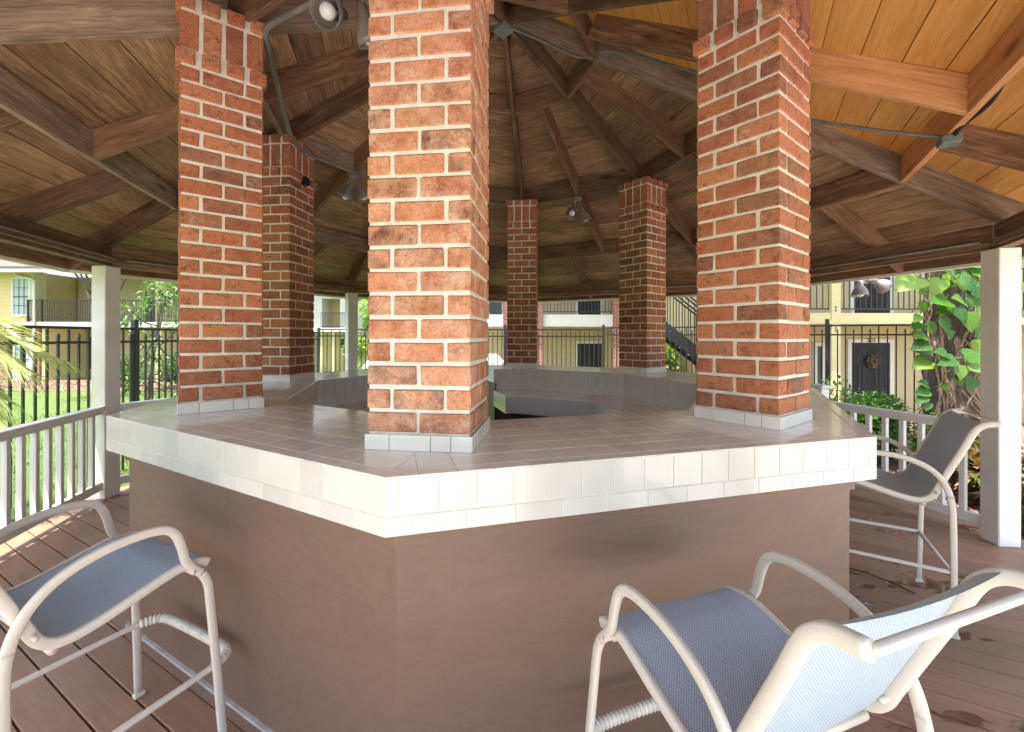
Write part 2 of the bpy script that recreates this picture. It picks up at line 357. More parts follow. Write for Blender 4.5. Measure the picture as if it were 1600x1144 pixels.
def catmull(pts, n=6):
    P = [Vector(p) for p in pts]; P = [2*P[0]-P[1]]+P+[2*P[-1]-P[-2]]; out = []
    for i in range(1, len(P)-2):
        for j in range(n):
            t = j/n
            out.append(0.5*((2*P[i])+(P[i+1]-P[i-1])*t+(2*P[i-1]-5*P[i]+4*P[i+1]-P[i+2])*t*t+(3*P[i]-P[i-1]-3*P[i+1]+P[i+2])*t**3))
    out.append(P[-2]); return out
def sweep(path, prof, side=None):
    """prof: list of (a,b); a along 'side', b along the other normal"""
    vs_, fs = [], []; n = len(prof); prev = None
    for i, p in enumerate(path):
        t = (path[min(i+1, len(path)-1)]-path[max(i-1, 0)]).normalized()
        if side is not None: s = (side-t*side.dot(t)).normalized()
        else:
            if prev is None: s = t.orthogonal().normalized()
            else: s = (prev-t*prev.dot(t)).normalized()
            prev = s
        b = t.cross(s)
        for (u, v) in prof: vs_.append(p+s*u+b*v)
    for i in range(len(path)-1):
        for j in range(n):
            a, b2 = i*n+j, i*n+(j+1) % n
            fs.append((a, b2, b2+n, a+n))
    fs.append(tuple(range(n-1, -1, -1))); fs.append(tuple(range((len(path)-1)*n, len(path)*n)))
    return vs_, fs
def circ(r, n=8, ry=None): return [(r*math.cos(2*math.pi*i/n), (ry or r)*math.sin(2*math.pi*i/n)) for i in range(n)]
def rrect(w_, h_, c=0.28):
    a, b = w_/2, h_/2; ca = min(a, b)*c*2*0.5
    return [(a-ca, -b), (a, -b+ca), (a, b-ca), (a-ca, b), (-a+ca, b), (-a, b-ca), (-a, -b+ca), (-a+ca, -b)]
def tube(name, pts, r, m, parent, smooth=True, n=6, seg=8, side=None, prof=None, spline=True):
    path = catmull(pts, n) if spline else [Vector(p) for p in pts]
    v, f = sweep(path, prof or circ(r, seg), side)
    return obj(name, v, f, m, parent, smooth)
def lathe(prof, n=20):
    vs_, fs = [], []
    for i, (r, z) in enumerate(prof):
        for j in range(n):
            a = 2*math.pi*j/n; vs_.append((r*math.cos(a), r*math.sin(a), z))
    for i in range(len(prof)-1):
        for j in range(n):
            a, b = i*n+j, i*n+(j+1) % n; fs.append((a, b, b+n, a+n))
    return vs_, fs
def copy_tree(o, loc, rz, label, group=None):
    c = o.copy(); COL.objects.link(c); c.location = loc; c.rotation_euler = (0, 0, rz); c['label'] = label
    if group: c['group'] = group
    for ch in list(o.children):
        d = ch.copy(); COL.objects.link(d); d.parent = c
        for g in list(ch.children):
            e = g.copy(); COL.objects.link(e); e.parent = d
    return c

# ------------------------------------------------------------------ pavilion geometry
CX, CY = -0.055, 3.584
PHI = -96.783
def TH(k): return R(PHI+45*k)
def V(k, r, z=0.0): return Vector((CX+r*math.cos(TH(k)), CY+r*math.sin(TH(k)), z))
def S(k, s, a, z=0.0):     # side between vertex k and k+1: s along the side, a = distance from the centre
    f = TH(k)+R(22.5); return Vector((CX+a*math.cos(f)-s*math.sin(f), CY+a*math.sin(f)+s*math.cos(f), z))
C8 = math.cos(R(22.5)); T8 = math.tan(R(22.5))
ZT = 1.111
def zr(r): return 4.10-0.48*r     # underside of the rafters along a hip at distance r

# ------------------------------------------------------------------ ground
def gz(x, y):
    d = math.hypot(x-CX, y-CY)
    t = max(0, min(1, (d-5.0)/13)); t = t*t*(3-2*t)
    return -0.22-0.55*t
def patch(name, x0, x1, y0, y1, st, m, up=0.0, bumpy=0.0, mask=None):
    nx = max(1, int(round((x1-x0)/st))); ny = max(1, int(round((y1-y0)/st)))
    vs_ = []; fs = []
    for j in range(ny+1):
        for i in range(nx+1):
            x = x0+(x1-x0)*i/nx; y = y0+(y1-y0)*j/ny
            z = gz(x, y)+up+(bumpy*mn.noise(Vector((x*0.7, y*0.7, 3))) if bumpy else 0)
            vs_.append((x, y, z))
    for j in range(ny):
        for i in range(nx):
            if mask and not mask(x0+(x1-x0)*(i+.5)/nx, y0+(y1-y0)*(j+.5)/ny): continue
            a = j*(nx+1)+i; fs.append((a, a+1, a+nx+2, a+nx+1))
    o = obj(name, vs_, fs, m); tag(o, kind='structure'); return o
o = patch('ground', -300, 300, -300, 300, 5.0, M['grass'], -0.03)
tag(patch('lawn', -26, -4.2, -2, 22, 0.5, M['grass'], 0.012, 0.0), kind='structure')
tag(patch('path', -3.6, 14, -12, 2.4, 0.6, M['concrete'], 0.02))  # unseen concrete paving, added to bounce sunlight onto ceiling and bar front
patch('mulch_bed', 1.0, 14, 2.4, 12.0, 0.3, M['mulch'], 0.03)
patch('mulch_bed', -24, -4.8, 17.5, 21.9, 0.5, M['mulch'], 0.03)
patch('courtyard', -4.2, 1.0, -3, 14.5, 0.6, M['grass'], 0.015)
patch('pavement', -12, 8, 14.5, 15.6, 0.6, M['concrete'], 0.03)

# ------------------------------------------------------------------ deck
deck = box('deck', CX-3.3, CX+3.3, CY-3.3, CY+3.3, -0.21, -0.05, M['joist']); tag(deck, kind='structure')
DD = Vector((0.872, -0.489, 0)).normalized(); DN = Vector((0.489, 0.872, 0)).normalized()
RD = 3.92
def octo_clip(c0, RR):     # chord of the octagon on the line DN.p = c0 (relative to the centre)
    lo, hi = -1e9, 1e9
    for k in range(8):
        f = TH(k)+R(22.5); n = Vector((math.cos(f), math.sin(f), 0)); A = RR*C8
        dn = n.dot(DD); cc = A-n.dot(DN)*c0
        if abs(dn) < 1e-6:
            if cc < 0: return None
            continue
        t = cc/dn
        if dn > 0: hi = min(hi, t)
        else: lo = max(lo, t)
    return (lo, hi) if hi > lo else None
cdk = -3.7
while cdk < 3.7:
    a, b = octo_clip(cdk+0.004, RD), octo_clip(cdk+0.136, RD)
    if a and b:
        mt = Matrix((DD, DN, Vector((0, 0, 1)))).transposed().to_4x4(); mid = 0.5*(a[0]+a[1])
        cc = Vector((CX, CY, 0))+DD*mid+DN*(cdk+0.07)
        mt.translation = cc-deck.location
        h = 0.0663; e = 0.003
        q = [(a[0]-mid, -h), (a[1]-mid, -h), (b[1]-mid, h), (b[0]-mid, h)]
        vb = [(x, y, -0.028) for x, y in q]; vm = [(x, y, -e) for x, y in q]; vt = [(x, y-(e if y > 0 else -e), 0) for x, y in q]
        fs = [(3, 2, 1, 0), (8, 9, 10, 11)]+[(i, (i+1) % 4, 4+(i+1) % 4, 4+i) for i in range(4)]+[(4+i, 4+(i+1) % 4, 8+(i+1) % 4, 8+i) for i in range(4)]
        link('plank', mesh('plank', vb+vm+vt, fs, M['deck']), deck, mw=mt)
    cdk += 0.14
for k in range(8):
    p, q = V(k, RD+0.02, -0.21), V(k+1, RD+0.02, -0.21)
    beam('rim_board', p, q, 0.035, 0.2, M['deck'], deck)

# ------------------------------------------------------------------ pavilion: posts, beams, roof
pav = thing('pavilion', (CX, CY, 0), 'octagonal timber pavilion with brown rafters, board ceiling and white posts over the tiled bar', 'pavilion')
PO = Vector((-0.03, 0, 0))
def post_mesh():
    return bevbox_mesh('post', 0.145, 0.145, 2.144, 0.006, M['white'])
pm = post_mesh()
for k in range(8):
    if k == 0: continue
    loc = V(k, 3.70, 1.072)+PO-Vector((CX, CY, 0))
    o = link('post', pm, pav, mw=Matrix.Translation(loc) @ Matrix.Rotation(TH(k), 4, 'Z'))
RB = [0.77, 1.92, 3.02]
jz = 0.2
for k in range(8):
    grey = (k in (2, 6))
    # hip rafter
    p0 = V(k, 0.03, zr(0.03)); p1 = V(k, 4.12, zr(4.12))
    hm = M['beam_grey'] if k in (2, 7) else M['beam']
    beam('hip_rafter', p0, p1, 0.042, 0.185, hm, pav)
    # ring beams
    for i, r in enumerate(RB):
        m = M['newbeam'] if (k == 1 and i == 2) else (M['beam_grey'] if (k in (5, 6) and i > 0) else M['beam'])
        f = TH(k)+R(22.5); n = Vector((math.cos(f), math.sin(f), 0))
        q0 = V(k, r, zr(r)); q1 = V(k+1, r, zr(r)); d = (q1-q0).normalized()*0.024
        beam('ring_beam', q0+d, q1-d, 0.04, 0.185, m, pav)
    # jack rafters
    def jack(s_f, a0, a1, m):
        z0, z1 = zr(a0/C8), zr(a1/C8)
        beam('jack_rafter', S(k, s_f, a0+0.022, z0+0.004), S(k, s_f, a1-0.022, z1+0.004), 0.04, 0.175, m, pav)
    A = [r*C8 for r in RB]
    jack(0.0, A[0], A[1], M['beam']); jack(0.0, A[1], A[2], M['newbeam'] if k == 1 else M['beam'])
    for t in (-0.44, 0.44): jack(t*A[2]*T8, A[2], 3.83, M['beam'])
    # eave beam (double), fascia, cream drip trim
    q0, q1 = V(k, 3.70, 2.144), V(k+1, 3.70, 2.144); d = (q1-q0).normalized()*0.03
    beam('eave_beam', q0+d+PO, q1-d+PO, 0.085, 0.185, M['beam'], pav)
    q0, q1 = V(k, 3.62, 2.165), V(k+1, 3.62, 2.165)
    beam('ledger_strip', q0, q1, 0.025, 0.035, M['beam'], pav)
    q0, q1 = V(k, 4.15, 2.125), V(k+1, 4.15, 2.125)
    beam('fascia_board', q0, q1, 0.03, 0.2, M['beam'], pav)
    q0, q1 = V(k, 4.165, 2.098), V(k+1, 4.165, 2.098)
    beam('drip_trim', q0, q1, 0.05, 0.026, M['cream_trim'], pav, bev=0)
    # ceiling boards
    new = (k == 1); step = (0.2 if new else 0.215)*0.887
    a = 0.03
    sl_ = 0.48/C8
    f = TH(k)+R(22.5); nvec = Vector((math.cos(f), math.sin(f), 0)); tvec = Vector((-math.sin(f), math.cos(f), 0))
    yv = Vector((nvec.x, nvec.y, -sl_)).normalized(); zv = tvec.cross(yv)
    if zv.z < 0: zv = -zv
    while a < 3.83:
        b = min(a+step, 3.84); g = 0.0022
        am = 0.5*(a+b); zc = 4.10+jz-sl_*am
        c0 = S(k, 0, am, zc)
        half = (b-a)/2/0.887
        w0, w1 = (a+g)*T8, (b-g)*T8
        X = (tvec, yv, zv) if tvec.cross(yv).dot(zv) > 0 else (-tvec, yv, zv)
        mt = Matrix(X).transposed().to_4x4(); mt.translation = c0-pav.location
        hh = half-g; tk = 0.018; ch = 0.002
        q = [(-w0, -hh), (w0, -hh), (w1, hh), (-w1, hh)]
        vl = [(x, y*(1-ch/hh), 0) for x, y in q]; vm = [(x, y, ch) for x, y in q]; vt = [(x, y, tk) for x, y in q]
        fs = [(3, 2, 1, 0), (8, 9, 10, 11)]+[(i, (i+1) % 4, 4+(i+1) % 4, 4+i) for i in range(4)]+[(4+i, 4+(i+1) % 4, 8+(i+1) % 4, 8+i) for i in range(4)]
        o = link('ceiling_board', mesh('ceiling_board', vl+vm+vt, fs, M['newboard'] if new else M['board']), pav, mw=mt)
        if new: o['label'] = 'new orange wide ceiling board'
        a = b
    # roof covering slab over the boards
    zt = lambda a_: 4.10+jz+0.026-sl_*a_
    vs_ = [S(k, -w_*T8, w_, zt(w_)+dz) for dz in (0, 0.05) for w_ in (0.001, 3.93)]+[S(k, w_*T8, w_, zt(w_)+dz) for dz in (0, 0.05) for w_ in (0.001, 3.93)]
    # order: 0 L0 low,1 L1 low,2 L0 hi,3 L1 hi,4 R0 low,5 R1 low,6 R0 hi,7 R1 hi
    obj('roof_shingles', vs_, [(0, 1, 5, 4), (2, 6, 7, 3), (1, 3, 7, 5), (0, 4, 6, 2), (0, 2, 3, 1), (4, 5, 7, 6)], M['shingle'], pav)
hubm = bevbox_mesh('hub_block', 0.16, 0.16, 0.3, 0.004, M['beam'])
link('hub_block', hubm, pav, mw=Matrix.Translation((0, 0, 4.22)))

# ------------------------------------------------------------------ the bar
bar = thing('tiled_bar', (CX, CY, 0), 'octagonal bar with cream tiled counter and brown painted front, brick columns standing on it', 'bar counter')
RO, RI, RW = 2.416, 1.637, 2.33
def clip_poly(poly, n, c):     # keep n.p <= c
    out = []
    for i in range(len(poly)):
        p, q = poly[i], poly[(i+1) % len(poly)]
        dp, dq = n[0]*p[0]+n[1]*p[1]-c, n[0]*q[0]+n[1]*q[1]-c
        if dp <= 0: out.append(p)
        if (dp < 0 < dq) or (dq < 0 < dp):
            t = dp/(dp-dq); out.append((p[0]+(q[0]-p[0])*t, p[1]+(q[1]-p[1])*t))
    return out
def area(p): return abs(sum(p[i][0]*p[(i+1) % len(p)][1]-p[(i+1) % len(p)][0]*p[i][1] for i in range(len(p))))/2
def inset(poly, d):
    cx = sum(p[0] for p in poly)/len(poly); cy = sum(p[1] for p in poly)/len(poly)
    n = len(poly); A = sum(poly[i][0]*poly[(i+1) % n][1]-poly[(i+1) % n][0]*poly[i][1] for i in range(n))
    sg = 1 if A > 0 else -1; out = list(poly)
    for i in range(n):
        p, q = poly[i], poly[(i+1) % n]; ex, ey = q[0]-p[0], q[1]-p[1]; L = math.hypot(ex, ey)
        if L < 1e-5: continue
        nx, ny = sg*ey/L, -sg*ex/L
        out = clip_poly(out, (nx, ny), nx*p[0]+ny*p[1]-d)
        if len(out) < 3: return None
    return out if area(out) > 2e-5 else None
def tile_geo(poly, tf, h0, h1):
    """poly 2D; tf(u,v,h)->world; returns verts, faces with a small chamfer"""
    p1 = inset(poly, 0.0012)
    if not p1: return None
    p2 = inset(p1, 0.0012)
    if not p2 or len(p2) != len(p1): p2 = p1
    n = len(p1)
    v = [tf(a, b, h0) for a, b in p1]+[tf(a, b, h1-0.0009) for a, b in p1]+[tf(a, b, h1) for a, b in p2]
    f = [tuple(range(2*n, 3*n)), tuple(range(n-1, -1, -1))]
    for i in range(n):
        j = (i+1) % n; f += [(i, j, n+j, n+i), (n+i, n+j, 2*n+j, 2*n+i)]
    return v, f
def fixn(v, f):
    bm = bmesh.new(); me = bpy.data.meshes.new('tmp'); me.from_pydata([tuple(q) for q in v], [], f); bm.from_mesh(me)
    bmesh.ops.recalc_face_normals(bm, faces=bm.faces)
    vv = [q.co.copy() for q in bm.verts]; ff = [tuple(l.vert.index for l in fc.loops) for fc in bm.faces]; bm.free(); bpy.data.meshes.remove(me); return vv, ff
stuff_t, stuff_f = Acc(), Acc()
GAP0, GAP1 = -0.30, 0.42     # opening in side 4
TS = 0.111
def emit(geo, k, single, m, acc):
    if not geo: return
    v, f = fixn(*geo)
    if single: obj('tile', v, f, m, bar)
    else: acc.add(v, f)
def top_tiles(k, aI, aO, z, single, segs, acc, edge_row=0.052):
    rows = [aO-edge_row]+[aO-edge_row-TS*i for i in range(1, 12)]
    prev = aO; lst = []
    for i, rw in enumerate(rows):
        lo = max(rw, aI)
        if prev-lo > 0.012: lst.append((lo, prev))
        prev = lo
        if rw <= aI: break
    for ri, (lo, hi) in enumerate(lst):
        W = aO*T8; n = int(W/TS)+2
        for j in range(-n, n+1):
            s0 = (j-0.5)*TS; s1 = s0+TS
            poly = [(s0, lo), (s1, lo), (s1, hi), (s0, hi)]
            poly = clip_poly(poly, (1, -T8), 0); poly = clip_poly(poly, (-1, -T8), 0) if poly else poly
            if not poly: continue
            for (g0, g1) in segs:
                pp = clip_poly(clip_poly(poly, (-1, 0), -g0), (1, 0), g1) if g0 is not None else poly
                if len(pp) < 3 or area(pp) < 1e-4: continue
                emit(tile_geo(pp, lambda a, b, h: S(k, a, b, z+h), -0.006, 0.0), k, single, M['tile'], acc)
def face_tiles(k, a, z_rows, sign, single, segs, acc):
    """vertical tiles on the plane at distance a; sign +1 faces outwards"""
    W = a*T8
    for (z0, z1, wd, off) in z_rows:
        n = int(W/wd)+2
        for j in range(-n, n+1):
            s0 = (j+off)*wd; s1 = s0+wd
            for (g0, g1) in segs:
                lo = max(s0, -W, g0 if g0 is not None else -9); hi = min(s1, W, g1 if g1 is not None else 9)
                if hi-lo < 0.008: continue
                emit(tile_geo([(lo, z0), (hi, z0), (hi, z1), (lo, z1)], lambda u, v_, h: S(k, u, a+sign*h, v_), -0.006, 0.0), k, single, M['tile_face'], acc)
def slab(k, aI, aO, z0, z1, s0, s1, name, m):
    """trapezoid block of one side; s0/s1 None = mitre"""
    def e(a, sgn, s): return sgn*a*T8 if s is None else s
    v = []
    for z in (z0, z1):
        v += [S(k, e(aI, -1, s0), aI, z), S(k, e(aO, -1, s0), aO, z), S(k, e(aO, 1, s1), aO, z), S(k, e(aI, 1, s1), aI, z)]
    v, f = fixn(v, BF); return obj(name, v, f, m, bar)
aO, aI, aW = RO*C8, RI*C8, RW*C8
aL = 1.06*C8; ZL = 0.86
for k in range(8):
    near = k in (0, 7)
    segs = [(None, None)] if k != 4 else [(-9, GAP0), (GAP1, 9)]
    zt0 = 1.111-0.111-0.0555
    for (g0, g1) in segs:
        s0 = None if (g0 is None or g0 < -5) else g0; s1 = None if (g1 is None or g1 > 5) else g1
        slab(k, aI+0.005, aO-0.0018, zt0, ZT-0.0016, s0, s1, 'counter_bed', M['grout'])
        slab(k, aW-0.03, aW, 0.0, zt0-0.002, s0, s1, 'front_panel', M['wall'])
        slab(k, aW, aW+0.016, zt0-0.058, zt0-0.002, s0, s1, 'top_rail_board', M['wall'])
        slab(k, aW, aW+0.012, 0.001, 0.055, s0, s1, 'base_board', M['wall'])
        slab(k, aW, aW+0.014, 0.055, 0.068, s0, s1, 'caulk_strip', M['caulk'])
        # inner lower counter
        slab(k, aL+0.002, aI-0.001, ZL-0.187, ZL-0.0016, s0, s1, 'lower_counter_bed', M['grout'])
        slab(k, aI-0.03, aI-0.002, 0.0, ZL-0.19, s0, s1, 'inner_panel', M['wall'])
        slab(k, aI-0.003, aI+0.004, ZL, zt0+0.001, s0, s1, 'inner_panel', M['grout'])
    top_tiles(k, aI, aO, ZT, near, segs, stuff_t)
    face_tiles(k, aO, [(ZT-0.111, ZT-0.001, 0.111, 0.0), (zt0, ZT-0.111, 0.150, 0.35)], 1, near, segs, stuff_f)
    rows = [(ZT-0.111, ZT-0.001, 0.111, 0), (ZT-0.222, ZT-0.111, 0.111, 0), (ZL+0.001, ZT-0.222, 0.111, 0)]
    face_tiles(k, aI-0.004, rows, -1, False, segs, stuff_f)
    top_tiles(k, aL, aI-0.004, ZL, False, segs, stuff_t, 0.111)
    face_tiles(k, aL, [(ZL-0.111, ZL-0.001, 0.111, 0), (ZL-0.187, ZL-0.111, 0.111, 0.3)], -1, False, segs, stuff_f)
# tiled ends of the counter at the opening
for sg, g in ((1, GAP1), (-1, GAP0)):
    for (u0, u1, z0, z1) in ((aI-0.002, aO, ZT-0.1665, ZT), (aL, aI-0.002, ZL-0.187, ZL)):
        u = u0
        while u < u1-0.01:
            for (za, zb) in ((z1-0.111, z1-0.001), (z0, z1-0.111)):
                geo = tile_geo([(u, za), (min(u+TS, u1), za), (min(u+TS, u1), zb), (u, zb)], lambda a_, b_, h: S(4, g-sg*(h+0.0065), a_, b_), -0.006, 0)
                emit(geo, 4, False, M['tile_face'], stuff_f)
            u += TS
    vv = [S(4, g+sg*0.0, a_, z_) for a_, z_ in ((aI-0.03, 0), (aW, 0), (aW, 0.94), (aI-0.03, 0.94))]+[S(4, g+sg*0.02, a_, z_) for a_, z_ in ((aI-0.03, 0), (aW, 0), (aW, 0.94), (aI-0.03, 0.94))]
    v2, f2 = fixn(vv, BF); obj('end_panel', v2, f2, M['wall'], bar)
o = obj('counter_tiles', stuff_t.v, stuff_t.f, M['tile'], bar); o['kind'] = 'stuff'
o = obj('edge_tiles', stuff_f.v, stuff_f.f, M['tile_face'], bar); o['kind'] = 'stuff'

# ------------------------------------------------------------------ brick columns
NBK = 8
bk = [bevbox_mesh('brick', 0.174, 0.08, 0.066, 0.004, M['brick'], 0.0016, s) for s in range(NBK)]
bh = [bevbox_mesh('brick', 0.078, 0.08, 0.066, 0.004, M['brick'], 0.0014, s+20) for s in range(4)]
bs = [bevbox_mesh('brick', 0.077, 0.08, 0.183, 0.004, M['brick'], 0.0016, s+40) for s in range(4)]
btm = {}
def column_label(i):
    return ['nearest brick column, square and pale orange, standing at the near corner of the tiled counter',
            'brick column on the right corner of the near counter edge, beside the grey bar stool with the tall back',
            'brick column mostly hidden behind the right-hand near column',
            'dark red brick column on the far right counter corner, left of the stairs outside',
            'narrowest brick column, farthest away across the bar, between dark door and bright gap',
            'brick column hidden behind the nearest column, beside the opening in the bar',
            'dark brick column behind the left column, with a small black fitting near its top',
            'brick column on the left corner of the counter with its flared soldier-course top in view'][i]
def make_column():
    t = thing('brick_column', V(0, 1.957, ZT), column_label(0), 'column', 'brick columns standing on the octagonal bar', TH(0))
    z0 = 0.060; rr = random.Random(3)
    cap = z0+21*0.08+0.345
    core = bevbox_mesh('mortar_core', 0.351, 0.351, cap-0.005, 0, M['mortar']); link('mortar_core', core, t, (0, 0, cap/2))
    def put(me, x, y, z, rz=0):
        fl = rr.choice((0, math.pi)); link('brick', me, t, mw=Matrix.Translation((x+rr.uniform(-1, 1)*0.0012, y+rr.uniform(-1, 1)*0.0012, z+rr.uniform(-1, 1)*0.001)) @ Matrix.Rotation(rz+fl+rr.uniform(-1, 1)*0.006, 4, 'Z'))
    for i in range(21):
        z = z0+i*0.08+0.0345
        for s in (-1, 1):
            for e in (-1, 1):
                if i % 2 == 0: put(rr.choice(bk), s*0.1415, e*0.0935, z, math.pi/2)
                else: put(rr.choice(bk), e*0.0935, s*0.1415, z)
            if i % 2 == 0: put(rr.choice(bk), 0, s*0.1415, z)
            else: put(rr.choice(bk), s*0.1415, 0, z, math.pi/2)
    def ring(zc, mes, out):
        h = 0.1415+out
        g = [-h, -h/3, h/3, h]
        for i, x in enumerate(g):
            for j, y in enumerate(g):
                if i in (0, 3) or j in (0, 3): put(rr.choice(mes), x, y, zc)
    zc = z0+21*0.08
    ring(zc+0.0345, bh, 0.016); ring(zc+0.080+0.0925, bs, 0.0); ring(zc+0.080+0.195+0.0345, bh, 0.016)
    # base tiles
    for side in range(4):
        ang = side*math.pi/2; lens = [(-0.188, -0.10), (-0.10, 0.045), (0.045, 0.115), (0.115, 0.188)]
        for (a, b) in lens:
            key = round(b-a, 4)
            if key not in btm: btm[key] = bevbox_mesh('base_tile', b-a-0.0022, 0.0075, 0.053, 0.0012, M['tile_base'])
            link('base_tile', btm[key], t, mw=Matrix.Rotation(ang, 4, 'Z') @ Matrix.Translation(((a+b)/2, -0.1845, 0.0275)))
    return t
col0 = make_column()
for k in range(1, 8):
    copy_tree(col0, V(k, 1.957, ZT), TH(k), column_label(k), 'brick columns standing on the octagonal bar')
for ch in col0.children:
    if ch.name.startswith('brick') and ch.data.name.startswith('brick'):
        ch.material_slots[0].link = 'OBJECT'; ch.material_slots[0].material = M['brick_lit']  # nearest column takes the copy with front light in its colour

# ------------------------------------------------------------------ railings
def railing(k, t0, t1, label, newel=False):
    p0 = V(k, 3.70)+PO; p1 = V(k+1, 3.70)+PO; d = (p1-p0).normalized()
    L = (p1-p0).length
    a = p0+d*(0.075 if t0 == 0 else t0*L); b = p1-d*(0.075 if t1 == 1 else (1-t1)*L)
    t = thing('railing', ((a+b)/2)+Vector((0, 0, 0)), label, 'railing', 'white railings round the deck')
    up = Vector((0, 0, 1)); nrm = Vector((0, 0, 1)).cross(d)
    beam('top_rail', a+up*0.82, b+up*0.82, 0.085, 0.032, M['white'], t)
    beam('top_rail', a+up*0.78, b+up*0.78, 0.035, 0.04, M['white'], t)
    beam('bottom_rail', a+up*0.085, b+up*0.085, 0.04, 0.075, M['white'], t)
    n = int((b-a).length/0.125); bmh = bevbox_mesh('baluster', 0.037, 0.037, 0.62, 0.002, M['white'])
    for i in range(1, n):
        p = a+(b-a)*(i/n); p.z = 0.16+0.31
        link('baluster', bmh, t, mw=Matrix.Translation(p-t.location) @ Matrix.Rotation(math.atan2(d.y, d.x), 4, 'Z'))
    if newel:
        q = b+d*0.055; A = Matrix.Translation(Vector((q.x, q.y, 0))-t.location) @ Matrix.Rotation(math.atan2(d.y, d.x), 4, 'Z')
        link('newel_post', bevbox_mesh('newel_post', 0.105, 0.105, 0.97, 0.004, M['white']), t, mw=A @ Matrix.Translation((0, 0, 0.485)))
        link('newel_cap', bevbox_mesh('newel_cap', 0.145, 0.145, 0.035, 0.008, M['white']), t, mw=A @ Matrix.Translation((0, 0, 0.99)))
    return t
railing(6, 0, 1, 'white baluster railing at the left front of the deck, palm fronds behind it')
railing(5, 0, 1, 'white railing behind the left post, mostly hidden by the counter')
railing(2, 0, 0.46, 'white railing at the right behind the back stool, ending in a capped newel post', newel=True)
railing(3, 0, 1, 'white railing at the far side of the deck behind the bar')

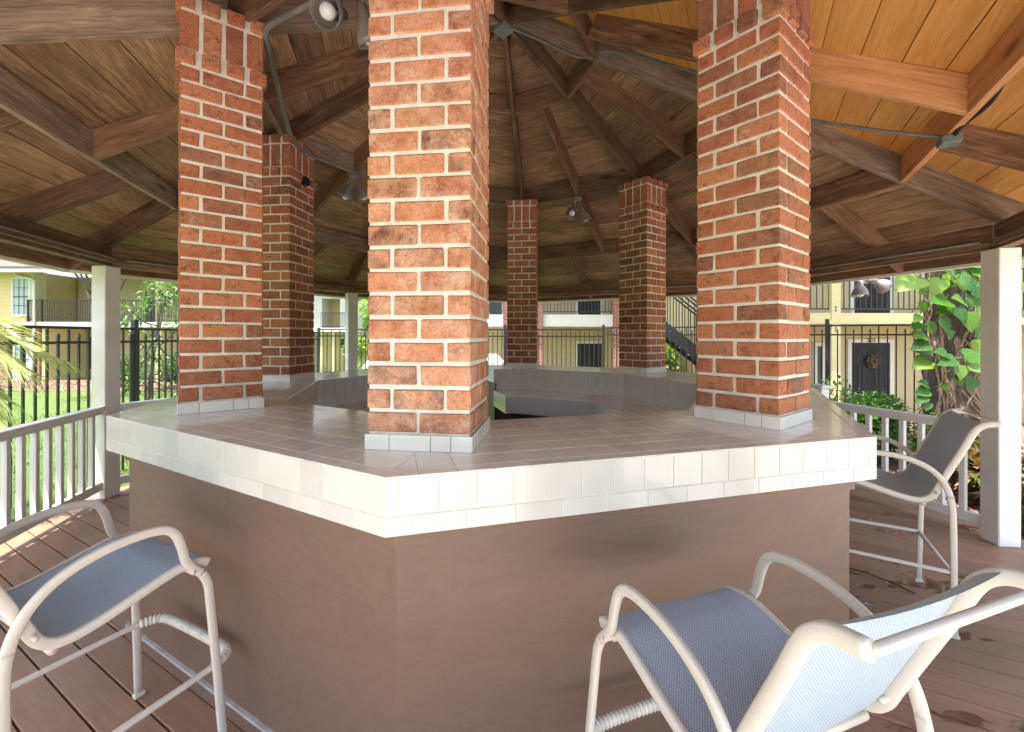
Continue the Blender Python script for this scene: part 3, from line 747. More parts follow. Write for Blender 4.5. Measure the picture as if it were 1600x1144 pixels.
# ------------------------------------------------------------------ stools
def make_stool():
    t = thing('bar_stool', (0, 0, 0), 'x', 'bar stool', 'cream framed sling bar stools')
    PF = rrect(0.017, 0.027, 0.45); PR = rrect(0.02, 0.030, 0.5)
    side_pts = [(.255, 0), (.240, .30), (.224, .56), (.218, .625), (.200, .668), (.168, .705), (.148, .74), (.136, .79), (.117, .84), (.085, .866), (.03, .875), (-.05, .871), (-.125, .852), (-.187, .818), (-.232, .765), (-.259, .69), (-.268, .58), (-.267, .3), (-.265, 0)]
    rail_pts = [(.232, .690), (.208, .701), (.15, .708), (.10, .700), (.02, .678), (-.06, .657), (-.12, .647), (-.165, .652), (-.20, .680), (-.225, .735), (-.262, .82), (-.315, .94), (-.346, 1.015), (-.366, 1.046), (-.395, 1.066), (-.445, 1.075)]
    def sx(z): return 0.252+0.04*max(0, (0.66-z)/0.66)
    X = Vector((1, 0, 0))
    for s in (-1, 1):
        full = catmull([Vector((s*sx(z), y, z)) for y, z in side_pts], 5)
        # split into front leg, arm, rear leg
        i1 = 5*4; i2 = 5*15
        for nm, seg in (('leg', full[:i1+1]), ('arm', full[i1:i2+1]), ('leg', full[i2:])):
            v, f = sweep(seg, PF, X); link(nm, mesh(nm, v, f, M['frame'], True), t)
        rp = catmull([Vector((s*0.229, y, z)) for y, z in rail_pts], 5)
        v, f = sweep(rp, PR, X); link('side_rail', mesh('side_rail', v, f, M['frame'], True), t)
        e = bevbox_mesh('foot_cap', 0.026, 0.038, 0.018, 0.003, M['frame'])
        for y in (.255, -.265): link('foot_cap', e, t, (s*0.288, y, 0.009))
        for y, z in ((-.21, .70), (.17, .690)):
            v, f = sweep([Vector((s*0.20, y, z)), Vector((s*0.262, y, z))], circ(0.007, 8)); link('bolt', mesh('bolt', v, f, M['frame'], True), t)
    # cross tubes
    for y, z, r in ((.195, .670, .012), (-.165, .628, .012), (-.445, 1.074, .0085)):
        v, f = sweep([Vector((-.222, y, z)), Vector((.222, y, z))], circ(r, 8)); link('cross_tube', mesh('cross_tube', v, f, M['frame'], True), t)
    v, f = sweep([Vector((-.27, -.262, .312)), Vector((.27, -.262, .312))], circ(0.0105, 8)); link('cross_tube', mesh('cross_tube', v, f, M['frame'], True), t)
    # footrest hoop
    fr = catmull([Vector(p) for p in ((-.268, -.26, .314), (-.262, .0, .316), (-.255, .22, .318), (-.235, .285, .318), (-.19, .312, .318), (0, .318, .318), (.19, .312, .318), (.235, .285, .318), (.255, .22, .318), (.262, 0, .316), (.268, -.26, .314))], 5)
    v, f = sweep(fr, circ(0.0105, 8)); link('footrest', mesh('footrest', v, f, M['frame'], True), t)
    cp = catmull([Vector(p) for p in ((-.252, .24, .318), (-.235, .285, .318), (-.19, .312, .318), (0, .318, .318), (.19, .312, .318), (.235, .285, .318), (.252, .24, .318))], 16)
    pts = []; 
    vs_, fs = [], []; n = 10; dist = 0
    L = [0]
    for i in range(1, len(cp)): L.append(L[-1]+(cp[i]-cp[i-1]).length)
    tot = L[-1]; N = 40*6; ring_pts = []
    import bisect
    for i in range(N+1):
        d = tot*i/N; j = min(len(cp)-2, max(0, bisect.bisect_right(L, d)-1)); u = (d-L[j])/(L[j+1]-L[j]+1e-9)
        ring_pts.append((cp[j].lerp(cp[j+1], min(1, max(0, u))), (cp[j+1]-cp[j]).normalized(), 0.0125+0.0065*abs(math.sin(math.pi*i/6))))
    for p, tt, r in ring_pts:
        b = Vector((0, 0, 1)); a = tt.cross(b).normalized()
        for q in range(n): vs_.append(p+a*r*math.cos(2*math.pi*q/n)+b*r*math.sin(2*math.pi*q/n))
    for i in range(N):
        for q in range(n): fs.append((i*n+q, i*n+(q+1) % n, (i+1)*n+(q+1) % n, (i+1)*n+q))
    link('coil_wrap', mesh('coil_wrap', vs_, fs, M['coil'], True), t)
    # sling
    sp = catmull([Vector((0, y, z)) for y, z in rail_pts[:-1]], 5)
    vs_, fs, uvs = [], [], []; nx = 16; d = 0
    for layer in (0, 1):
        d = 0
        for i, p in enumerate(sp):
            if i: d += (p-sp[i-1]).length
            tt = (sp[min(i+1, len(sp)-1)]-sp[max(i-1, 0)]).normalized(); nr = tt.cross(X); nr = -nr if nr.z < 0 or (abs(nr.z) < .2 and nr.y < 0) else nr
            for j in range(nx+1):
                x = -0.2295+0.459*j/nx; sag = 0.012*(1-(x/0.2295)**2)*min(1, i/8)
                q = p+nr*(0.010-sag-(0.0018*layer)); vs_.append(Vector((x, q.y, q.z))); uvs.append((x, d))
    m_ = len(sp)*(nx+1)
    for l in (0, 1):
        for i in range(len(sp)-1):
            for j in range(nx):
                a = l*m_+i*(nx+1)+j; q = (a, a+1, a+nx+2, a+nx+1); fs.append(q if l == 0 else q[::-1])
    link('sling', mesh('sling', vs_, fs, M['sling'], True, uvs), t)
    return t
st = make_stool()
def place(o, x, y, fx, fy, label):
    rz = math.atan2(fy, fx)-math.pi/2
    if o is None: return copy_tree(st, (x, y, 0), rz, label)
    o.location = (x, y, 0); o.rotation_euler = (0, 0, rz); o['label'] = label; return o
place(st, 0.56, 1.08, -0.33, 0.944, 'nearest bar stool, seen from behind with blue-grey woven sling, at the lower right')
# left stool: arm front mid from measured pixels
f1 = Vector((0.434, 0.9, 0)).normalized()
place(None, -1.335-0.12*f1.x, 1.545-0.12*f1.y, f1.x, f1.y, 'bar stool at the left edge, its coiled footrest against the brown bar front')
place(None, 2.145, 2.535, -0.86, 0.51, 'bar stool at the right end of the bar, in front of the white railing')

# ------------------------------------------------------------------ conduits and lamps
def conduit(pts, r, label, m='cond', spline=True, n=6):
    pts = [Vector(p) for p in pts]
    o = tube('conduit', pts, r, M[m], None, n=n, spline=spline); tag(o, label, 'conduit'); return o
zc = lambda r: zr(r)-0.018
def ringpt(k, r, s, z=None, out=0.0): return S(k, s, r*C8+out, zc(r) if z is None else z)
r2 = 1.92
conduit([(-0.86, 2.08, 3.165), (-1.10, 2.20, 3.15), (-1.29, 2.30, 3.145), (-1.36, 2.42, 3.13), (-1.50, 2.78, 3.125), (-1.66, 3.20, 3.115), (-1.78, 3.55, 3.12), (-1.80, 3.85, 3.13), (-1.66, 4.15, 3.14), (-1.52, 4.42, 3.15)], 0.017,
        'grey conduit bending along the timber between the left column and the column behind it')
conduit([ringpt(3, r2, 0.02), ringpt(3, r2, 0.3), ringpt(3, r2, 0.7), ringpt(4, r2, -0.5), ringpt(4, r2, 0.1)], 0.011, 'grey conduit along the far ring beam above the narrowest column')
conduit([Vector((CX+0.06, CY-0.02, 4.055)), V(2, 0.3, zr(0.3)-0.015), V(2, 0.62, zr(0.62)-0.012)+Vector((0, 0.02, 0)), V(2, 0.8, zr(0.8)+0.03)+Vector((0, -0.10, 0)), S(1, 0.2, 1.1, zr(1.2)+0.06), S(1, 0.12, 1.6, zr(1.74)-0.02)], 0.011, 'grey conduit leaving the centre junction box along the grey hip timber')
pA = S(1, 0.45, 1.78, zr(1.93)-0.02); pB = S(1, 0.28, 3.02*C8, zr(3.02)-0.012)
conduit([pA, pA.lerp(pB, 0.3)+Vector((0, 0, -0.02)), pA.lerp(pB, 0.7)+Vector((0, 0, -0.02)), pB], 0.011, 'grey cable across the orange ceiling left of the junction box')
conduit([pB+Vector((0.03, 0, 0)), S(1, 0.18, 2.80, zr(3.03)+0.005), S(1, 0.0, 2.86, zr(3.05)+0.06), S(1, -0.25, 2.84, zr(3.05)+0.09), S(1, -0.6, 2.84, zr(3.05)+0.10)], 0.013, 'black cable curving up from the junction box at the upper right', 'wire')
for k, lab in ((5, 'thin grey conduit under the eave beam at the far left'), (6, 'thin grey conduit under the eave beam above the left railing'), (2, 'thin grey conduit under the eave beam at the far right'), (1, 'thin grey conduit under the eave beam above the right post'), (3, 'thin grey conduit under the eave beam behind the far right columns')):
    conduit([V(k, 3.60, 2.205)+(V(k+1, 3.6)-V(k, 3.6)).normalized()*0.05, V(k+1, 3.60, 2.205)-(V(k+1, 3.6)-V(k, 3.6)).normalized()*0.05], 0.009, lab, spline=False)
def jbox(p, label, rz=0, s=(0.09, 0.09, 0.05)):
    o = link('junction_box', bevbox_mesh('junction_box', *s, 0.006, M['jbox']), None, mw=Matrix.Translation(p) @ Matrix.Rotation(rz, 4, 'Z')); tag(o, label, 'junction box')
    return o
jbox(Vector((CX, CY, 4.06)), 'grey metal junction box at the peak of the ceiling', R(45), (0.13, 0.13, 0.06))
jbox(pB+Vector((0, 0, -0.015)), 'grey green junction box on the orange beam at the upper right', TH(1)+R(22.5))
jbox(V(6, 1.957-0.205, 2.86), 'small black fitting near the top of the dark column behind the left column', TH(6), (0.05, 0.06, 0.07)).data.materials[0] = M['wire']
def floodlight(p, heads, label, scale=1.0, boxm='shade'):
    t = thing('floodlight', p, label, 'floodlight')
    link('mounting_box', bevbox_mesh('mounting_box', 0.10*scale, 0.10*scale, 0.04, 0.008, M[boxm]), t, (0, 0, 0))
    prof = [(0.018, -0.10), (0.026, -0.095), (0.028, -0.045), (0.036, -0.03), (0.058, 0.0), (0.070, 0.035), (0.074, 0.07), (0.0715, 0.07), (0.067, 0.035), (0.054, 0.002), (0.03, -0.026)]
    prof = [(a*scale, b*scale) for a, b in prof]
    bulb = [(0.014, -0.03), (0.018, 0.0), (0.030, 0.018), (0.037, 0.04), (0.033, 0.06), (0.02, 0.072), (0.0005, 0.077)]
    bulb = [(a*scale, b*scale) for a, b in bulb]
    for (off, ax) in heads:
        off = Vector(off)*scale; q = Vector(ax).normalized().to_track_quat('Z', 'Y').to_matrix().to_4x4()
        v, f = sweep(catmull([Vector((0, 0, -0.01)), Vector((off.x*0.4, off.y*0.4, -0.035)), off-Vector(ax).normalized()*0.1*scale], 5), circ(0.009*scale, 8))
        link('arm', mesh('arm', v, f, M['shade'], True), t)
        v, f = lathe(prof, 28); sh = link('shade', mesh('shade', v, f, M['shade'], True), t, mw=Matrix.Translation(off) @ q)
        v, f = lathe(bulb, 20); link('bulb', mesh('bulb', v, f, M['bulb'], True), sh)
    return t
floodlight(Vector((-0.77, 2.06, 3.15)), [((-0.055, -0.05, -0.14), (-0.22, -1.0, -0.62)), ((0.08, 0.04, -0.15), (0.25, 0.45, -1))], 'grey bell floodlight with a frosted bulb, near the left column top', 1.0)
floodlight(S(5, 0, r2*C8, zc(r2)-0.0), [((-0.06, -0.03, -0.19), (-0.35, -0.1, -1)), ((0.08, 0.0, -0.18), (0.5, 0.2, -1))], 'dark double floodlight hanging left of the nearest column', 1.0)
floodlight(S(3, 0, r2*C8, zc(r2)-0.02), [((-0.07, -0.08, -0.17), (-0.35, -0.8, -1)), ((0.08, 0.02, -0.19), (0.4, 0.1, -1))], 'double floodlight with one bulb showing, above the far right side of the bar', 1.0)
floodlight(Vector((3.9, 4.66, 2.12)), [((-0.10, 0, -0.10), (-0.1, -0.1, -1)), ((0.12, 0.02, -0.04), (0.9, 0.1, -0.45))], 'pair of grey floodlights under the right eave in front of the dark upper door', 1.05)

# a few loose wires on the right deck
o = tube('cable', [(2.03, 2.9, 0.012), (2.2, 2.75, 0.02), (2.32, 2.62, 0.012), (2.36, 2.5, 0.012)], 0.004, M['wire'], None); tag(o, 'black wire scrap lying on the deck beside the right stool', 'wire')

# ------------------------------------------------------------------ iron fence
def fence(p0, p1, label, ztop=1.62, first=True, npst=None):
    p0 = Vector((*p0, 0)); p1 = Vector((*p1, 0)); d = (p1-p0); L = d.length; d.normalize()
    g0, g1 = gz(p0.x, p0.y), gz(p1.x, p1.y); gb = max(min(g0, g1), -0.62)
    t = thing('iron_fence', ((p0+p1)/2)+Vector((0, 0, gb)), label, 'fence', 'black iron fence round the pavilion lawn')
    rz = math.atan2(d.y, d.x)
    for z in (ztop, ztop-0.165, gb+0.10):
        beam('rail', p0+Vector((0, 0, z-0.028)), p1+Vector((0, 0, z-0.028)), 0.03, 0.03, M['iron'], t, bev=0)
    n = int(L/0.112); npst = npst or max(1, round(L/2.3))
    tall = bevbox_mesh('picket', 0.019, 0.019, ztop-gb-0.08, 0, M['iron'])
    hs = ztop-0.165+0.05-(gb+0.03)
    a = 0.0095; sv = boxv(-a, a, -a, a, -hs/2, hs/2)
    sv = sv+[(-0.016, -0.016, hs/2), (0.016, -0.016, hs/2), (0.016, 0.016, hs/2), (-0.016, 0.016, hs/2), (0, 0, hs/2+0.055)]
    sf = BF+[(8, 11, 10, 9), (8, 9, 12), (9, 10, 12), (10, 11, 12), (11, 8, 12)]
    short = mesh('picket', sv, sf, M['iron'])
    for i in range(n+1):
        p = p0+d*(L*i/n)
        if i % 2: link('picket', tall, t, mw=Matrix.Translation(Vector((p.x, p.y, (ztop+gb+0.02)/2))-t.location) @ Matrix.Rotation(rz, 4, 'Z'))
        else: link('picket', short, t, mw=Matrix.Translation(Vector((p.x, p.y, gb+0.03+hs/2))-t.location) @ Matrix.Rotation(rz, 4, 'Z'))
    pmn = bevbox_mesh('fence_post', 0.062, 0.062, ztop-gb+0.12, 0.004, M['iron'])
    for i in range(0 if first else 1, npst+1):
        p = p0+d*(L*i/npst); link('fence_post', pmn, t, mw=Matrix.Translation(Vector((p.x, p.y, (ztop+gb+0.10)/2))-t.location) @ Matrix.Rotation(rz, 4, 'Z'))
fence((-4.9, 0.18), (-4.9, 11.1), 'black iron picket fence running away along the left lawn', 1.60, True, 4)
fence((-4.9, 11.1), (2.3, 10.5), 'black iron picket fence across the back, seen between the far brick columns', 1.68, False)
fence((2.3, 10.5), (7.6, 6.6), 'black iron picket fence at the right in front of the yellow building doors', 1.72, False)

# ------------------------------------------------------------------ buildings
def windowp(par, x0, x1, y, z0, z1, cols, rows, fm='ytrim', gm='glass'):
    """window in a wall facing -Y at y"""
    fr = Acc(); tw = 0.09
    fr.box(x0-tw, x0, y-0.05, y, z0-tw, z1+tw); fr.box(x1, x1+tw, y-0.05, y, z0-tw, z1+tw)
    fr.box(x0, x1, y-0.05, y, z1, z1+tw); fr.box(x0, x1, y-0.06, y, z0-tw, z0)
    w_ = obj('window', fr.v, fr.f, M[fm], par)
    obj('pane', boxv(x0+.001, x1-.001, y-0.012, y-0.004, z0+.001, z1-.001), BF, M[gm], w_)
    mu = Acc()
    for i in range(1, cols): xx = x0+(x1-x0)*i/cols; mu.box(xx-0.012, xx+0.012, y-0.026, y-0.013, z0+0.001, z1-0.001)
    for i in range(1, rows): zz = z0+(z1-z0)*i/rows; mu.box(x0+0.001, x1-0.001, y-0.03, y-0.0265, zz-0.012, zz+0.012)
    mu.box(x0+0.001, x1-0.001, y-0.04, y-0.031, (z0+z1)/2-0.02, (z0+z1)/2+0.02)
    obj('muntins', mu.v, mu.f, M['iron'], w_)
    return w_
def doorp(par, x0, x1, y, z0, h=2.04, fm='wband'):
    fr = Acc(); tw = 0.09
    fr.box(x0-tw, x0, y-0.04, y, z0, z0+h+tw); fr.box(x1, x1+tw, y-0.04, y, z0, z0+h+tw); fr.box(x0, x1, y-0.04, y, z0+h, z0+h+tw)
    w_ = obj('door_frame', fr.v, fr.f, M[fm], par)
    d_ = Acc(); d_.box(x0+.002, x1-.002, y-0.02, y-0.002, z0, z0+h-.002)
    ww = x1-x0
    for cx in (0.28, 0.72):
        for (a, b) in ((0.08, 0.36), (0.42, 0.74), (0.80, 0.94)):
            X0, X1 = x0+ww*(cx-0.16), x0+ww*(cx+0.16); Z0, Z1 = z0+h*a, z0+h*b
            # raised moulding ring + raised field
            d_.box(X0, X1, y-0.026, y-0.021, Z0, Z0+0.02); d_.box(X0, X1, y-0.026, y-0.021, Z1-0.02, Z1)
            d_.box(X0, X0+0.02, y-0.0255, y-0.0215, Z0+0.02, Z1-0.02); d_.box(X1-0.02, X1, y-0.0255, y-0.0215, Z0+0.02, Z1-0.02)
            d_.box(X0+0.045, X1-0.045, y-0.03, y-0.021, Z0+0.045, Z1-0.045)
    obj('door', d_.v, d_.f, M['door'], par)
    return w_
def balrail(par, x0, x1, y, z0, h=1.0, sp=0.115, m='darkrail'):
    a = Acc(); a.box(x0, x1, y-0.02, y+0.02, z0+h-0.04, z0+h); a.box(x0, x1, y-0.015, y+0.015, z0+0.08, z0+0.11)
    n = int((x1-x0)/sp)
    for i in range(n+1):
        xx = x0+(x1-x0)*i/n; a.box(xx-0.009, xx+0.009, y-0.008, y+0.008, z0+0.11, z0+h-0.04)
    o = obj('balcony_rail', a.v, a.f, M[m], par); o['kind'] = 'stuff'; return o
# --- left building, yellow with balconies (facade about 22 m away)
def PX(x, Y): return (x-795.3)*Y/673.3
def PZ(y, Y): return 1.5+(525.7-y)*Y/673.3
Y1 = 22.0
b1 = thing('apartment_building', (PX(150, Y1), Y1+3, -0.8), 'two storey yellow sided apartment building with balconies beyond the left lawn', 'building', 'apartment buildings round the lawn')
zf = PZ(505, Y1); zfb = PZ(513, Y1); zg = -0.85; ze = PZ(428, Y1)
box('upper_wall', PX(-260, Y1), PX(68, Y1), Y1-0.6, Y1+6, zf, ze, M['siding'], b1)
box('lower_wall', PX(-260, Y1), PX(80, Y1), Y1-0.55, Y1+6, zg, zfb, M['farbrick'], b1)
box('corner_board', PX(68, Y1)+.002, PX(73, Y1), Y1-0.63, Y1, zf+.002, ze, M['ytrim'], b1)
box('recess_wall', PX(73, Y1), PX(330, Y1), Y1+1.6, Y1+6.5, zg, ze, M['siding_tan'], b1)
box('floor_band', PX(-260, Y1), PX(340, Y1), Y1-0.75, Y1+1.59, zfb+.002, zf-.002, M['wband'], b1)
for x in (258, 390):
    box('porch_post', PX(x-3, Y1), PX(x+6, Y1), Y1-0.5, Y1-0.2, zf, ze, M['ytrim'], b1); box('porch_post', PX(x-3, Y1), PX(x+6, Y1), Y1-0.5, Y1-0.2, zg, zfb, M['ytrim'], b1)
box('lower_pier', PX(82, Y1), PX(90, Y1), Y1-0.5, Y1+1.5, zg, zfb, M['ytrim'], b1)
windowp(b1, PX(43, Y1), PX(71, Y1)-0.15, Y1-0.6, PZ(494, Y1), PZ(440, Y1), 3, 4, 'wband', 'blind')
windowp(b1, PX(44, Y1), PX(70, Y1)-0.1, Y1-0.55, PZ(592, Y1), PZ(532, Y1), 3, 4, 'wband', 'blind')
windowp(b1, PX(100, Y1)-.3, PX(127, Y1)+.2, Y1+1.6, PZ(582, Y1), PZ(528, Y1), 3, 4, 'ytrim', 'glass')
windowp(b1, PX(98, Y1), PX(128, Y1)+.2, Y1+1.6, zf, PZ(440, Y1), 2, 2, 'ytrim', 'glass')
windowp(b1, PX(186, Y1), PX(215, Y1)+.2, Y1+1.6, zf, PZ(450, Y1), 2, 1, 'ytrim', 'glass')
balrail(b1, PX(68, Y1), PX(330, Y1), Y1-0.68, zf, 1.08)
for x in (67, 88, 252): box('rail_post', PX(x, Y1)-.03, PX(x, Y1)+.03, Y1-0.72, Y1-0.64, zf, zf+1.1, M['darkrail'], b1)
tube('downspout', [(PX(50, Y1), Y1-0.9, ze-0.1), (PX(55, Y1), Y1-0.75, ze-.25), (PX(78, Y1), Y1-0.8, ze-0.45), (PX(80, Y1), Y1-0.8, ze-0.9), (PX(80, Y1), Y1-0.8, 1.5), (PX(76, Y1), Y1-0.82, -0.5), (PX(76, Y1), Y1-1.0, -0.7)], 0.05, M['wband'], b1)
v = [(PX(-280, Y1), Y1-1.3, ze-.05), (PX(330, Y1), Y1-1.3, ze-.05), (PX(330, Y1), Y1+5, ze+2.6), (PX(-280, Y1), Y1+5, ze+2.6)]
v += [(a, b, c+0.18) for a, b, c in v]; obj('roof', v, BF, M['shingle'], b1)
box('gutter', PX(-280, Y1), PX(330, Y1), Y1-1.42, Y1-1.3, ze-.16, ze-.02, M['wband'], b1)
# --- bright far building behind the left-hand columns
Y2 = 27.0
b2 = thing('apartment_building', (PX(510, Y2), Y2+3, -0.8), 'pale sunlit apartment building with an upper balcony, seen left of the nearest column', 'building', 'apartment buildings round the lawn')
zf2 = PZ(513, Y2); zt2 = PZ(440, Y2)
box('upper_wall', PX(440, Y2), PX(503, Y2), Y2, Y2+6, zf2, zt2, M['wband'], b2)
box('upper_wall', PX(531, Y2), PX(548, Y2), Y2, Y2+6, zf2, zt2, M['wband'], b2)
box('recess_wall', PX(503, Y2)+.002, PX(531, Y2)-.002, Y2+1.5, Y2+6, zf2, zt2, M['siding'], b2)
box('header', PX(503, Y2)+.002, PX(531, Y2)-.002, Y2, Y2+1.4, PZ(467, Y2), zt2, M['wband'], b2)
box('floor_band', PX(438, Y2), PX(550, Y2), Y2-0.2, Y2+1.45, PZ(519, Y2), zf2-.002, M['wband'], b2)
box('lower_wall', PX(440, Y2), PX(548, Y2), Y2+1.0, Y2+6, zg, PZ(519, Y2), M['siding'], b2)
box('porch_post', PX(500, Y2), PX(504, Y2), Y2, Y2+.3, zg, PZ(519, Y2)-.002, M['ytrim'], b2); box('porch_post', PX(518, Y2), PX(522, Y2), Y2, Y2+.3, zg, PZ(519, Y2)-.002, M['ytrim'], b2)
balrail(b2, PX(503, Y2), PX(540, Y2), Y2-0.15, zf2, 0.95)
windowp(b2, PX(523, Y2), PX(528, Y2), Y2+1.0, PZ(545, Y2), PZ(530, Y2), 2, 2)
v = [(PX(430, Y2), Y2-.8, zt2), (PX(560, Y2), Y2-.8, zt2), (PX(560, Y2), Y2+6, zt2+2.5), (PX(430, Y2), Y2+6, zt2+2.5)]; v += [(a, b, c+.18) for a, b, c in v]; obj('roof', v, BF, M['shingle'], b2)
# --- middle building, seen between the far columns
Y3 = 14.6; YB = 16.2
b3 = thing('apartment_building', (PX(900, Y3), Y3+4, -0.8), 'yellow apartment building with white floor band and two dark doors straight ahead', 'building', 'apartment buildings round the lawn')
zb0, zb1 = PZ(510, Y3), PZ(491.5, Y3)
box('back_wall', PX(700, Y3), PX(1130, Y3), YB, YB+6, -0.8, 5.2, M['siding_tan'], b3)
box('floor_band', PX(700, Y3), PX(1046, Y3), Y3, YB-.002, zb0, zb1, M['wband'], b3)
box('soffit', PX(700, Y3)+.01, PX(1046, Y3)-.01, Y3+.05, YB-.003, zb0-.03, zb0-.002, M['soffit'], b3)
for x0, x1 in ((786, 792), (840, 847), (957, 968)):
    box('brick_pier', PX(x0, Y3), PX(x1, Y3)+.02, Y3-0.12, Y3+0.3, -0.8, 5.2, M['farbrick'], b3)
zd = zb1-.02
doorp(b3, PX(902, YB), PX(940, YB), YB, -0.76, 2.0, 'wband'); doorp(b3, PX(903, YB), PX(938, YB), YB, zd, 2.04, 'wband')
windowp(b3, PX(765, YB), PX(784, YB), YB, zd+.1, zd+1.9, 2, 2, 'wband', 'glass')
windowp(b3, PX(850, YB), PX(872, YB), YB, zd+.6, zd+1.9, 2, 2, 'ytrim', 'glass')
balrail(b3, PX(700, Y3), PX(957, Y3), Y3+.05, zb1, 1.05)
v = [(PX(680, Y3), Y3-1, 5.2), (PX(1070, Y3), Y3-1, 5.2), (PX(1070, Y3), YB+3, 7.4), (PX(680, Y3), YB+3, 7.4)]; v += [(a, b, c+.18) for a, b, c in v]; obj('roof', v, BF, M['shingle'], b3)
# --- stair between middle and right building
sth = thing('outdoor_staircase', (PX(1100, 10.2), 10.2, -0.75), 'dark metal outdoor staircase climbing between the yellow buildings', 'staircase')
Y5 = 10.2
xa, za = PX(1228, Y5), -0.7; xb, zb_ = PX(1000, Y5), 2.35
for yy, lbl in ((Y5, 0), (Y5+.56, 1)):
    v = [(xa, yy, za), (xa, yy+.05, za), (xb, yy+.05, zb_-.35), (xb, yy, zb_-.35), (xa, yy, za+.32), (xa, yy+.05, za+.32), (xb, yy+.05, zb_), (xb, yy, zb_)]
    vv, ff = fixn(v, BF); obj('stringer', vv, ff, M['iron'], sth)
    for hh in (0.95, 1.05): tube('handrail', [(xa, yy+.02, za+.3+hh), (xb, yy+.02, zb_+hh)], 0.022, M['iron'], sth, spline=False)
    a = Acc()
    for i in range(24):
        u = i/24; x = xa+(xb-xa)*u; z = za+.3+(zb_-za-.3)*u; a.box(x-.009, x+.009, yy+.012, yy+.03, z, z+.98)
    o = obj('balusters', a.v, a.f, M['iron'], sth); o['kind'] = 'stuff'
for i in range(15):
    u = (i+.5)/15; x = xa+(xb-xa)*u; z = za+.15+(zb_-za-.25)*u
    box('tread', min(x-.14, x+.14), x+.14, Y5+.052, Y5+.558, z, z+.04, M['concrete'], sth)
# --- right building
Y4 = 9.9; YD = 10.9
b4 = thing('apartment_building', (PX(1360, Y4), Y4+4, -0.8), 'tan apartment building at the right, one dark door above the other', 'building', 'apartment buildings round the lawn')
zc0, zc1 = PZ(505, Y4), PZ(488, Y4)
box('back_wall', PX(1085, YD), PX(1900, YD), YD, YD+6, -0.75, 5.2, M['siding_tan'], b4)
box('floor_band', PX(1240, Y4), PX(1900, Y4), Y4, YD-.002, zc0, zc1, M['ytrim'], b4)
box('soffit', PX(1240, Y4)+.01, PX(1900, Y4), Y4+.03, YD-.003, zc0-.03, zc0-.002, M['soffit'], b4)
for x in (1305, 1640): box('porch_post', PX(x-7, Y4), PX(x+7, Y4), Y4-0.03, Y4+.16, -0.75, 5.2, M['ytrim'], b4)
box('bolted_plate', PX(1290, Y4), PX(1318, Y4), Y4-0.05, Y4-0.031, PZ(505, Y4), PZ(500, Y4), M['ytrim'], b4)
for x in (1304.5,):
    for y in (479, 484, 511.5, 515.5):
        vv, ff = lathe([(0.0005, -.012), (0.025, -.012), (0.03, 0), (0.0005, 0)], 10)
        c = Vector((PX(x, Y4), Y4-.03, PZ(y, Y4))); obj('bolt', [Vector((a, c_, b))+c for a, b, c_ in vv], ff, M['shade'], b4)
balrail(b4, PX(1240, Y4), PX(1298, Y4), Y4+.06, zc1, 1.05, 0.125); balrail(b4, PX(1313, Y4), PX(1630, Y4), Y4+.06, zc1, 1.05, 0.125)
doorp(b4, PX(1333, YD), PX(1389, YD), YD, zc1-.02, 2.04, 'wband')
doorp(b4, PX(1329, YD), PX(1389, YD), YD, -0.72, 2.08, 'wband')
windowp(b4, PX(1275, YD), PX(1283, YD), YD, PZ(600, YD), PZ(540, YD), 1, 3, 'wband')
windowp(b4, PX(1480, YD), PX(1560, YD), YD, PZ(600, YD), PZ(540, YD), 3, 3, 'wband')
tc = bpy.data.curves.new('door_number', 'FONT'); tc.body = '303'; tc.size = 0.15; tc.extrude = 0.003; tc.align_x = 'CENTER'
to = bpy.data.objects.new('door_number', tc); COL.objects.link(to)
dg = bpy.context.evaluated_depsgraph_get(); tme = bpy.data.meshes.new_from_object(to.evaluated_get(dg)); bpy.data.objects.remove(to)
tme.materials.clear(); tme.materials.append(M['text'])
link('door_number', tme, b4, mw=Matrix.Translation(Vector((PX(1359, YD), YD-.045, 1.375))-b4.location) @ Matrix.Rotation(R(90), 4, 'X'))
v = [(PX(1030, Y4), Y4-1, 5.2), (PX(1950, Y4), Y4-1, 5.2), (PX(1950, Y4), YD+3, 7.4), (PX(1030, Y4), YD+3, 7.4)]; v += [(a, b, c+.18) for a, b, c in v]; obj('roof', v, BF, M['shingle'], b4)
# wreath on the right lower door
wr = Acc(); rr = random.Random(5); wc = Vector((PX(1360, YD), YD-.06, PZ(563, YD)))
for i in range(150):
    a = rr.uniform(0, 2*math.pi); r = 0.10+rr.uniform(-.05, .06); c = wc+Vector((r*math.cos(a), rr.uniform(-.05, .0), r*math.sin(a)))
    u = Vector((rr.uniform(-1, 1), rr.uniform(-.4, .4), rr.uniform(-1, 1))).normalized()*.05; q = u.cross(Vector((0, 1, 0))).normalized()*.016
    wr.add([c-u, c+q, c+u, c-q], [(0, 1, 2, 3)])
o = obj('wreath', wr.v, wr.f, M['croton']); tag(o, 'red and green leafy wreath hanging on the lower dark door at the right', 'wreath')
